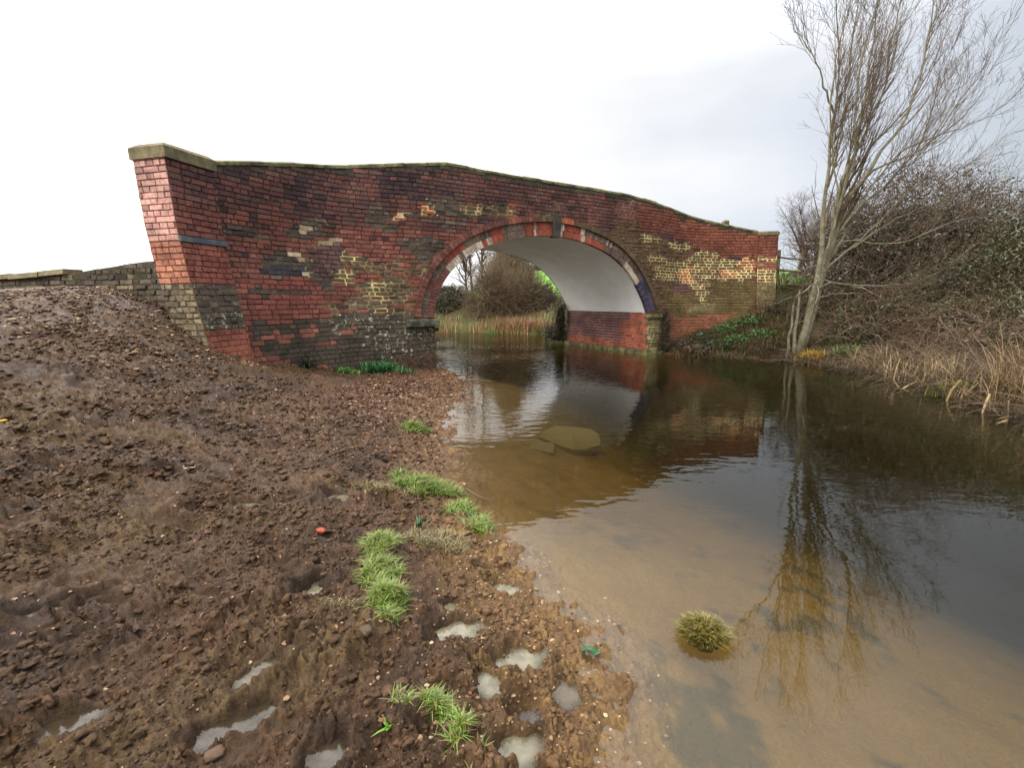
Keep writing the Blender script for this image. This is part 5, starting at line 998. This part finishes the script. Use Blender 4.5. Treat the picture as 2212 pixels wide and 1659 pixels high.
# reeds on the far shore through the arch
def shore_band(pts, n, rs, depth):
    P = resample(np.array(pts, float), 200); i = rs.randint(0, 200, n); return P[i]+np.stack([rs.randn(n)*.15, rs.rand(n)*depth-.1], 1)
STRAW = [lin(190, 160, 108, 1.1), lin(170, 138, 92, 1.1), lin(206, 180, 126, 1.1), lin(140, 108, 72, 1.1), lin(150, 118, 84, 1.1)]
rs = np.random.RandomState(240); q = shore_band([(-7, 27), (-4.2, 25.7), (-2.4, 25.1), (-.9, 24.7)], 2600, rs, 1.1); V, F, C = blades(np.column_stack([q, np.full(len(q), -.05)]), .52, .022, rs, lean=.45, pal=[tuple(np.array(c)*.82) for c in STRAW])
blade_obj('reed_bed', V, F, C, 'pale golden dead reeds standing along the far shore, left in the arch view', 'reeds', kind='stuff')
q = shore_band([(-.9, 24.7), (.6, 23.6), (2.0, 22.4)], 2200, rs, 1.2); V, F, C = blades(np.column_stack([q, np.full(len(q), -.02)]), .80, .022, rs, lean=1.0, pal=[lin(160, 122, 86), lin(140, 104, 74), lin(120, 90, 62), lin(178, 140, 100)])
blade_obj('reed_bed', V, F, C, 'reddish brown bent reeds below the willow scrub in the arch view', 'reeds', kind='stuff')
q = shore_band([(1.2, 23.0), (2.1, 21.6), (2.3, 20), (2.15, 18.9)], 2600, rs, .9)+[.1, 0]; V, F, C = blades(np.column_stack([q, np.full(len(q), .0)]), .42, .02, rs, lean=1.1, pal=[lin(120, 130, 52), lin(104, 112, 46), lin(140, 140, 70), lin(90, 92, 44)])
blade_obj('bank_grass', V, F, C, 'green grass on the waterline at the far right of the arch view', 'grass', kind='stuff')
# ivy on the far corner of the abutment and on the near right corner
def ivy(label, ells, n, nt, seed, zmin=.0, pal=None): return shrub('ivy_growth', label, 'ivy', ells, n, .035, pal or [lin(40, 44, 26), lin(58, 56, 34), lin(74, 60, 42), lin(50, 56, 30)], nt, seed, zmin=zmin, twl=(.15, .5), twr=.005, usecore=True, f=.6)
pc = loc(3.25, DEP+.2, .8); ivy('dark hanging ivy on the far corner of the abutment, seen under the arch', [(float(pc[0]), float(pc[1]), .95, .28, .3, .8), (float(pc[0])-.1, float(pc[1])+.5, .35, .6, .6, .45)], 3500, 300, 121, zmin=.02)
pw = wall(4.12, .7, -.08); ivy('dark ivy stems climbing the wall beside the green brick corner of the arch', [(float(pw[0]), float(pw[1]), .75, .14, .1, .6), (float(pw[0])+.1, float(pw[1])-.1, .2, .35, .18, .25)], 1500, 260, 122)
# low growth along the foot of the right wing wall
for i, (s_, z_, ra, rz, lb, pal) in enumerate([(4.7, .12, .35, .2, 'brown root tangle hanging to the water beside the ivy corner', [lin(92, 74, 54), lin(74, 60, 44)]),
   (5.5, .30, .5, .22, 'low dark green ground ivy at the foot of the right wall near the water', [lin(56, 76, 38), lin(70, 92, 46), lin(62, 66, 36)]),
   (6.3, .55, .45, .2, 'bright green leafy plants against the middle of the right wall foot', [lin(70, 112, 48), lin(88, 130, 58), lin(60, 96, 42)]),
   (7.1, .80, .45, .22, 'light green leaves at the foot of the right pilaster', [lin(78, 120, 52), lin(92, 132, 60), lin(70, 80, 40)])]):
    p = wall(s_, z_, -.35); shrub('ground_ivy', lb, 'plants', [(float(p[0]), float(p[1]), z_+.08, ra*1.15, .35, rz*1.2), (float(p[0])+.1, float(p[1])-.5, z_*.65+.05, ra*1.2, .45, rz)], 3200, .045, pal, 60 if i else 260, 130+i, group='low plants along the right wall', zmin=-.1, f=.75, twl=(.2, .5))
# brambles and herbs at the foot of the left pier
shrub('bramble_tangle', 'brown dead bramble tangle round the foot of the left pier', 'brambles', [(-2.2,10.35,.18,.45,.25,.22),(-1.85,10.75,.15,.3,.25,.2)], 300, .03, [lin(80, 58, 42)], 520, 141, zmin=.02, twl=(.15, .5), twr=.005, up=.3, usecore=False)
for i, (x, y, ra, n, h, pal, lb) in enumerate([(-2.75, 9.75, .32, 700, .22, [lin(60, 110, 62), lin(48, 92, 50), lin(80, 128, 70)], 'blue green leafy clump growing at the wall foot left of the brambles'), (-3.35, 9.35, .22, 380, .10, [lin(96, 140, 60), lin(80, 124, 50)], 'thin bright green grass at the wall foot, left of the leafy clump'), (-2.35, 9.7, .25, 380, .12, [lin(60, 104, 56), lin(84, 120, 60)], 'low green trailing plant in front of the brambles'), (-4.05, 8.95, .2, 260, .16, [lin(56, 66, 40), lin(70, 76, 50)], 'dull green weeds against the dark bricks by the left pilaster foot')]):
    rs = np.random.RandomState(250+i); px = x+ra*rs.randn(n)*.5; py = y+ra*.6*rs.randn(n)*.5; V, F, C = blades(np.stack([px, py, gzv(px, py)-.01], 1), h, .022, rs, lean=1.5, pal=pal, bend=.9); blade_obj('wall_foot_plant', V, F, C, lb, 'plant', 'green plants at the foot of the left wall')
# ---- right bank: dead grass, fallen stems, reed stubs
rs = np.random.RandomState(260); n = 12000; yy = 2+12*rs.rand(n); sx_ = np.interp(yy, [2, 5.8, 6.6, 7.7, 9, 10.6, 12.3, 13.3, 14], [6.9, 6.95, 7.1, 7.35, 7.66, 7.9, 7.75, 7.1, 6.4]); xx = sx_-.05+rs.rand(n)**1.6*3.2
V, F, C = blades(np.stack([xx, yy, gzv(xx, yy)-.01], 1), .26, .012, rs, lean=2.6, bend=.9, pal=[lin(96, 70, 48), lin(78, 58, 42), lin(112, 86, 60), lin(66, 70, 36), lin(70, 54, 40), lin(60, 58, 34)])
blade_obj('bank_litter', V, F, C, 'flattened brown dead grass and stems covering the right bank', 'dead grass', kind='stuff')
n = 1500; yy = 4.6+3.2*rs.rand(n)**1.3; xx = np.interp(yy, [2, 5.8, 6.6, 7.7, 9], [6.9, 6.95, 7.1, 7.35, 7.66])+.35+rs.rand(n)*1.3
V, F, C = blades(np.stack([xx, yy, gzv(xx, yy)-.03], 1), 1.0, .011, rs, lean=1.1, bend=.8, pal=[tuple(np.array(c)*.5) for c in STRAW])
blade_obj('reed_bed', V, F, C, 'tall straw coloured dead reeds on the bank at the right edge', 'reeds', kind='stuff')
P = []; Rr = []
for _ in range(900):
    y = 3+10*rs.rand(); x = np.interp(y, [2, 5.8, 6.6, 7.7, 9, 10.6, 12.3, 13.3], [6.9, 6.95, 7.1, 7.35, 7.66, 7.9, 7.75, 7.1])+rs.rand()*2.4-.1; a = rs.rand()*6.28; l = .4+1.0*rs.rand(); z = gz(x, y)+.03
    el = .15+.9*rs.rand()**2; d = np.array([math.cos(a)*math.cos(el), math.sin(a)*math.cos(el), math.sin(el)]); p = [np.array([x, y, z])]
    for j in range(5): d = unit(d+[0, 0, -.16]+.1*rs.randn(3)); q = p[-1]+d*l/5; q[2] = max(q[2], gz(q[0], q[1])+.01); p.append(q)
    P.append(p); Rr.append(np.linspace(1, .4, 6)*(.004+.006*rs.rand()))
V, F = tubes(np.array(P), np.array(Rr), 4); o = build('fallen_stems', V, [F], M['twig']); tag(o, 'scatter of dead bramble and reed stems lying on the right bank', 'stems', kind='stuff')
M['reedstub'] = var_mat('reed_stub', color=lin(190, 162, 120, .9), color2=lin(140, 112, 80, .9), scale=6, amt=.2, bump=0)
for i, (x, y, h, a, bd, lb) in enumerate([(7.25, 8.6, .34, .5, .0, 'pale broken reed stub leaning in the water, left of the others'), (7.15, 7.55, .42, 1.2, .1, 'tallest pale broken reed stub standing in the shallows'), (7.28, 7.45, .25, 1.35, .0, 'short pale reed stub right of the tallest one'), (7.35, 8.75, .40, 2.2, .3, 'bent pale reed stub crossing its neighbour'), (6.95, 6.75, .30, 1.3, .0, 'slim upright reed stub near the dark water'), (6.75, 6.35, .34, .15, .5, 'folded reed lying on the water surface'), (6.55, 6.15, .30, .1, .6, 'second folded reed on the water, nearer the camera'), (7.0, 6.2, .30, 1.5, .0, 'thick pale reed stub at the right edge'), (7.05, 6.05, .40, .2, .2, 'long reed lying on the water at the right edge'), (7.75, 9.9, .22, .4, .2, 'small pale reed stub far along the right shore'), (7.45, 9.1, .3, .1, .3, 'pale reed lying flat at the waterline left of the bent stub')]):
    d = np.array([math.cos(a), .1, math.sin(a)]); p0 = np.array([x, y, -.03]); p = [p0, p0+d*h*.5, p0+d*h*.55+np.array([math.cos(a-bd*3), 0, math.sin(a-bd*3)])*h*.45]; p = np.array(p); p[:, 2] = np.maximum(p[:, 2], [-.05, .012, .012])
    V, F = tubes(poly(p, 7)[None], np.full((1, 7), .014)*(1+.15*rs.randn(1, 7)), 5); o = build('reed_stub', V, [F], M['reedstub']); tag(o, lb, 'reed', 'broken reeds along the right shore')
# coloured clumps on the right bank
for i, (x, y, r, pal, lb) in enumerate([(8.05, 12.55, .26, [lin(196, 164, 50, 1.1), lin(180, 140, 44, 1.1)], 'yellow leafed clump on the waterline below the bare tree'), (9.35, 13.2, .38, [lin(60, 100, 52), lin(50, 84, 44)], 'dark green leafy clump on the bank right of the bare tree'), (7.55, 7.9, .22, [lin(130, 134, 40), lin(110, 120, 40)], 'yellow green moss clump in the shallows among the reed stubs'), (8.6, 12.1, .3, [lin(84, 110, 46), lin(104, 120, 56)], 'light green grass patch beside the yellow clump')]):
    rs = np.random.RandomState(270+i); n = 420; px = x+r*rs.randn(n)*.5; py = y+r*rs.randn(n)*.5; V, F, C = blades(np.stack([px, py, np.maximum(gzv(px, py), -.04)], 1), r*.8, .022, rs, lean=1.6, pal=pal); blade_obj('bank_plant', V, F, C, lb, 'plant', 'coloured plants on the right bank')
rs = np.random.RandomState(280); n = 4200; xx = 8.6+5.2*rs.rand(n); yy = 15.4+3.0*rs.rand(n); zz = side_h(xx, yy)[0]; V, F, C = blades(np.stack([xx, yy, zz-.02], 1), .34, .03, rs, lean=1.2, pal=[lin(92, 124, 52), lin(110, 132, 62), lin(130, 124, 78), lin(80, 100, 44)])
blade_obj('bank_grass', V, F, C, 'rough green grass on the embankment behind the right end of the bridge', 'grass', kind='stuff')
rs = np.random.RandomState(281); n = 9000; i_ = rs.choice(len(CAN)-1, n); xx = -16+36*rs.rand(n); yy = 18+17*rs.rand(n); hh, dd_, ins_ = side_h(xx, yy); k_ = ~ins_; V, F, C = blades(np.stack([xx, yy, hh-.02], 1)[k_], .45, .035, rs, lean=1.2, pal=[lin(110, 96, 58), lin(92, 104, 48), lin(130, 112, 72)])
blade_obj('bank_grass', V, F, C, 'rough mixed grass on the banks beyond the bridge', 'grass', kind='stuff')
# ================================================================= small things on the mud and in the water
def rock(name, x, y, size, colr, label, cat, group=None, z=None, seed=0, flat=.6, kind=None):
    rs = np.random.RandomState(seed); v, f = ico(2); v = v*(1+.22*perlin(v[:, 0]*1.7+seed, v[:, 1]*1.7+v[:, 2], 2))[:, None]; v = np.sign(v)*np.abs(v)**.8*np.array(size)*[1, 1, flat]; a = rs.rand()*6.28; c, s = math.cos(a), math.sin(a); v = v@np.array([[c, s, 0], [-s, c, 0], [0, 0, 1]])
    V = v+[x, y, (gz(x, y) if z is None else z)+size[2]*flat*.3]; o = build(name, V, [f], M['stone'], None, {'Col': ('POINT', 'FLOAT_COLOR', np.tile(colr, (len(V), 1)))}, smooth=True); return tag(o, label, cat, group, kind)
rock('brick_fragment', -1.18, 2.69, (.038, .022, .02), lin(160, 76, 54, .9), 'orange red broken brick piece lying on the mud', 'brick piece', seed=1)
rock('brick_fragment', -1.19, 1.78, (.010, .007, .006), lin(186, 84, 56, 1.1), 'tiny orange brick chip in the dark mud', 'brick piece', seed=2)
rock('flint_stone', -2.34, 3.24, (.035, .015, .012), lin(150, 140, 118), 'pale flat stone on the mud halfway up the left bank', 'stone', seed=3)
rock('flint_stone', -1.9, 3.1, (.010, .008, .008), lin(230, 224, 210), 'small white pebble left of the yellowish puddle', 'stone', seed=4)
rock('flint_stone', -3.84, 3.43, (.03, .02, .015), lin(190, 160, 50), 'yellow leaf like stone at the left edge of the mud', 'stone', seed=5)
rock('flint_stone', -.43, 3.95, (.02, .02, .025), lin(180, 160, 120), 'rounded tan stone on the right shoulder of the grass dome', 'stone', seed=6)
rock('mud_clod', -.95, 1.27, (.030, .024, .02), lin(86, 66, 48), 'rounded brown clod near the bottom edge of the photo', 'clod', seed=7)
rock('mud_clod', -.62, 1.78, (.032, .024, .026), lin(80, 64, 46), 'square lump of mud just below the long grass strip', 'clod', seed=8)
# submerged slab and its companion stones
sl = [(.48, 5.72, -.17), (1.02, 5.66, -.15), (1.12, 5.98, -.09), (.55, 6.12, -.10)]
pq = np.array([(.36, 6.04), (.44, 6.24), (.61, 6.32), (1.10, 6.27), (1.17, 6.10), (1.14, 5.82), (.92, 5.70), (.77, 5.62), (.62, 5.72)]); nq = len(pq); zq = -.14-.10*(6.3-pq[:, 1])/.7+.02*rng.randn(nq)
V = np.concatenate([np.column_stack([pq, zq]), np.column_stack([pq+[.01, .0], zq-.09]), [[.8, 6.0, -.14]], [[.8, 6.0, -.26]]]); F = [np.array([[(i+1) % nq, i, 2*nq] for i in range(nq)]+[[i+nq, (i+1) % nq+nq, 2*nq+1] for i in range(nq)]), np.array([[i, (i+1) % nq, (i+1) % nq+nq, i+nq] for i in range(nq)])]
o = build('stone_slab', V, F, M['stone'], None, {'Col': ('POINT', 'FLOAT_COLOR', np.tile(lin(104, 84, 32, .55), (2*nq+2, 1)))}); tag(o, 'flat tilted stone slab lying under the water in front of the arch', 'slab')
V, F = boxes([[(.20, 5.50, -.3), (.50, 5.40, -.3), (.52, 5.66, -.3), (.28, 5.72, -.3), (.20, 5.50, -.17), (.50, 5.40, -.20), (.52, 5.66, -.15), (.28, 5.72, -.14)]]); o = build('stone_slab', V, [F], M['stone'], None, {'Col': ('POINT', 'FLOAT_COLOR', np.tile(lin(88, 72, 42, .7), (8, 1)))}); tag(o, 'smaller sunken stone left of the tilted slab', 'slab')
# ivy sprig on the trampled shore
sp = empty('ivy_sprig', (.36, 1.88, gz(.36, 1.88))); tag(sp, 'fallen ivy sprig with two glossy green leaves on the trampled shore', 'leaf')
lf_ = np.array([(0, 0), (.022, .018), (.05, .012), (.045, -.012), (.055, -.03), (.03, -.03), (.0, -.04), (-.012, -.02)])
for sx0, rot in ((1, .2), (1, 2.9)):
    c, s = math.cos(rot), math.sin(rot); P2 = lf_*.85; px = .36+P2[:, 0]*c-P2[:, 1]*s; py = 1.90+P2[:, 0]*s+P2[:, 1]*c; V = np.stack([px, py, gz(.36, 1.9)+.03+.25*np.hypot(px-.36, py-1.9)*0+.008*np.sin(np.arange(8)*2)], 1); V = np.concatenate([[[px.mean(), py.mean(), V[:, 2].mean()-.006]], V]); F = np.array([[0, i+1, (i+1) % 8+1] for i in range(8)])
    build('leaf', V, [F], M['leafcol'], sp, {'Col': ('POINT', 'FLOAT_COLOR', np.tile(lin(52, 92, 48, .75), (9, 1)))})
V, F = tubes(poly([(.36, 1.90, gz(.36, 1.9)+.03), (.38, 1.84, gz(.38, 1.84)+.01), (.43, 1.79, gz(.43, 1.79)+.005)], 5)[None], np.full((1, 5), .0025), 4); build('stem', V, [F], M['darktwig'], sp)
# nettle seedlings
for i, (x, y, n, lb) in enumerate([(-.60, 2.84, 9, 'small dark green weed rosette beside the dry tuft'), (-.43, 1.40, 8, 'tiny bright green seedling near the bottom edge')]):
    rs = np.random.RandomState(290+i); V, F, C = blades(np.tile([[x, y, gz(x, y)+.01]], (n, 1)), .07 if i == 0 else .035, .022 if i == 0 else .012, rs, lean=2.2, pal=[lin(62, 96, 56), lin(54, 84, 48)] if i == 0 else [lin(110, 150, 50)]); blade_obj('seedling', V, F, C, lb, 'weed')
# sticks
for i, (pts, r, lb) in enumerate([([(-.38, 3.72, .05), (-.28, 3.62, .03), (-.17, 3.55, .02), (-.14, 3.62, .02)], .007, 'forked dead stick at the edge of the orange shallow water'), ([(-.87, 1.83, .23), (-.85, 1.88, .26), (-.83, 1.93, .29)], .003, 'thin dry straw standing in the mud left of the grass strip'), ([(-1.6, 10.2, .03), (-1.2, 10.4, .03), (-.95, 10.35, .02)], .02, 'thin dark stick in the water beside the left pier'), ([(-.9, 9.3, .03), (-.65, 9.33, .03), (-.4, 9.28, .02)], .02, 'pale stick floating off the gravel point')]):
    pts = [(x, y, max(z, gz(x, y)+.008) if i < 2 else z) for x, y, z in pts]; V, F = tubes(poly(pts, 7)[None], np.full((1, 7), r)*np.linspace(1, .5, 7), 5); o = build('stick', V, [F], M['twig']); tag(o, lb, 'stick')
# gravel and flint chips, dense on the shore, thinner up the bank; one uncountable scatter
rs = np.random.RandomState(300); v0, f0 = ico(1); n = 9000
px = np.concatenate([rs.normal(.0, .28, 2200), rs.uniform(-4, 0, 3000), rs.uniform(-2.2, -.3, 2300), rs.uniform(-7, -4, 1500)]); py = np.concatenate([rs.uniform(1.15, 2.9, 2200), rs.uniform(1, 6, 3000), rs.uniform(6, 10.5, 2300), rs.uniform(5, 8, 1500)])
hz = gzv(px, py); sz = np.concatenate([.0035+.006*rs.rand(2200)**3, .003+.006*rs.rand(3000)**3, .008+.016*rs.rand(2300)**2, .010+.02*rs.rand(1500)**2]); ok = hz > -.06; px, py, hz, sz = px[ok], py[ok], hz[ok], sz[ok]; n = len(px)
S = sz[:, None]*(.7+.6*rs.rand(n, 3)); S[:, 2] *= .6; V = (v0[None]*S[:, None]*(1+.15*rs.randn(n, len(v0), 1))+np.stack([px, py, hz+sz*.15], 1)[:, None]).reshape(-1, 3); F = ((np.arange(n)*len(v0))[:, None, None]+f0).reshape(-1, 3)
pc_ = np.array([lin(128, 98, 68), lin(104, 78, 54), lin(150, 118, 84), lin(118, 84, 56), lin(88, 68, 50), lin(90, 66, 46), lin(80, 60, 42), lin(170, 148, 116)]); C = np.repeat(pc_[rs.randint(0, 8, n)], len(v0), 0)
o = build('gravel', V, [F], M['stone'], None, {'Col': ('POINT', 'FLOAT_COLOR', C)}); tag(o, 'small tan flint chips and gravel pressed into the mud', 'gravel', kind='stuff')
# dead leaves
n = 5200; px = np.concatenate([rs.uniform(-2.6, -.75, 3600), rs.uniform(-4.5, -.4, 1600)]); py = np.concatenate([rs.uniform(4.2, 10.2, 3600), rs.uniform(1.6, 6, 1600)]); hz = gzv(px, py); ok = hz > -.01; px, py, hz = px[ok], py[ok], hz[ok]; n = len(px)
a = rs.rand(n)*6.28; s = .010+.018*rs.rand(n); s *= np.clip(py/6, .5, 1.2); ax = np.stack([np.cos(a), np.sin(a), .5*rs.randn(n)], 1)*s[:, None]; bx = np.stack([-np.sin(a), np.cos(a), .5*rs.randn(n)], 1)*s[:, None]*.5; c = np.stack([px, py, hz+.008], 1)
V = np.stack([c-ax, c-bx+[0, 0, .006], c+ax, c+bx+[0, 0, .004]], 1).reshape(-1, 3); pl_ = np.array([lin(120, 76, 54), lin(96, 62, 46), lin(140, 100, 72), lin(80, 54, 42)]); C = np.repeat(pl_[rs.randint(0, 4, n)], 4, 0)
o = build('dead_leaves', V, [np.arange(n*4).reshape(n, 4)], M['leafcol'], None, {'Col': ('POINT', 'FLOAT_COLOR', C)}); tag(o, 'brown dead leaves and root shreds trodden into the mud', 'dead leaves', kind='stuff')

# clods: broken lumps of the same wet loam kicked up by boots and hooves
rs = np.random.RandomState(320); v0, f0 = ico(0); v1, f1 = ico(1)
def lumps(n, xr, yr, smin, smax, vv, ff, pw=3):
    px = rs.uniform(*xr, n); py = rs.uniform(yr[0], yr[1], n); cl = fbm(px*1.7, py*1.7, 3, 330); k = (cl > -.35+.5*rs.rand(n)-.2); px, py = px[k], py[k]
    k = (base_h(px, py) > .045) & (px < .75)
    for (qx, qy, ra, rb_, an, *_r) in PUD: k &= np.hypot(px-qx, py-qy) > max(ra, rb_)*1.35
    px, py = px[k], py[k]; n = len(px); sz = smin+(smax-smin)*rs.rand(n)**pw; S = sz[:, None]*(.6+.8*rs.rand(n, 3)); S[:, 2] *= .65
    a = rs.rand(n)*6.28; c, s = np.cos(a)[:, None], np.sin(a)[:, None]; D = vv[None]*S[:, None]*(1+.30*rs.randn(n, len(vv), 1)).clip(.3, 2); D = np.stack([D[..., 0]*c-D[..., 1]*s, D[..., 0]*s+D[..., 1]*c, D[..., 2]], -1)
    V = (D+np.stack([px, py, gzv(px, py)+sz*.10], 1)[:, None]).reshape(-1, 3); F = ((np.arange(n)*len(vv))[:, None, None]+ff).reshape(-1, 3)
    g = np.abs(fbm(px*1.1, py*1.1, 3, 71)); C = np.array(lin(91, 67, 45, .98))*(.62+.6*rs.rand(n, 1))*np.where(g[:, None] > .25, [.95, .95, .9], [1.05, 1, 1]); tn = (smooth(.17, .07, base_h(px, py))*(py < 3.2))[:, None]; C = C*(1-tn*.7)+np.array(lin(134, 102, 66, .95))*tn*.7
    return V, F, np.repeat(C, len(vv), 0)
sets = [lumps(5600, (-3.2, .6), (1.0, 3.2), .005, .020, v1, f1), lumps(24000, (-3.2, .6), (1.0, 3.2), .002, .010, v0, f0), lumps(6500, (-5.5, -.2), (2.8, 6), .009, .028, v1, f1), lumps(9000, (-5.5, -.2), (2.6, 6), .005, .015, v0, f0), lumps(7000, (-7, -.8), (5.5, 9.5), .012, .034, v0, f0)]
V, F = join([(s_[0], s_[1]) for s_ in sets]); C = np.concatenate([s_[2] for s_ in sets])
o = build('mud_clods', V, F, M['mud'], None, {'Col': ('POINT', 'FLOAT_COLOR', C)}, smooth=True); tag(o, 'crumbled wet brown clods of mud strewn over the trampled bank', 'mud clods', kind='stuff')

rs = np.random.RandomState(340); n = 5200; yy = 13.3+1.9*rs.rand(n); xx = 4.9+3.9*rs.rand(n); V, F, C = blades(np.stack([xx, yy, gzv(xx, yy)-.01], 1), .22, .014, rs, lean=2.2, bend=.9, pal=[lin(118, 92, 62), lin(96, 72, 50), lin(80, 84, 44), lin(70, 56, 40), lin(84, 96, 48)])
blade_obj('bank_litter', V, F, C, 'dead grass and weeds on the earth below the right wing wall', 'dead grass', kind='stuff')
n = 650; yy = 6.6+4.5*rs.rand(n); xx = np.interp(yy, [5.8, 6.6, 7.7, 9, 10.6, 12.3], [6.95, 7.1, 7.35, 7.66, 7.9, 7.75])+.0+.9*rs.rand(n)**1.5; V, F, C = blades(np.stack([xx, yy, gzv(xx, yy)-.02], 1), .55, .013, rs, lean=1.6, bend=.9, pal=[tuple(np.array(c)*.52) for c in STRAW])
blade_obj('reed_bed', V, F, C, 'sparse short broken pale reeds along the waterline of the right bank', 'reeds', kind='stuff')
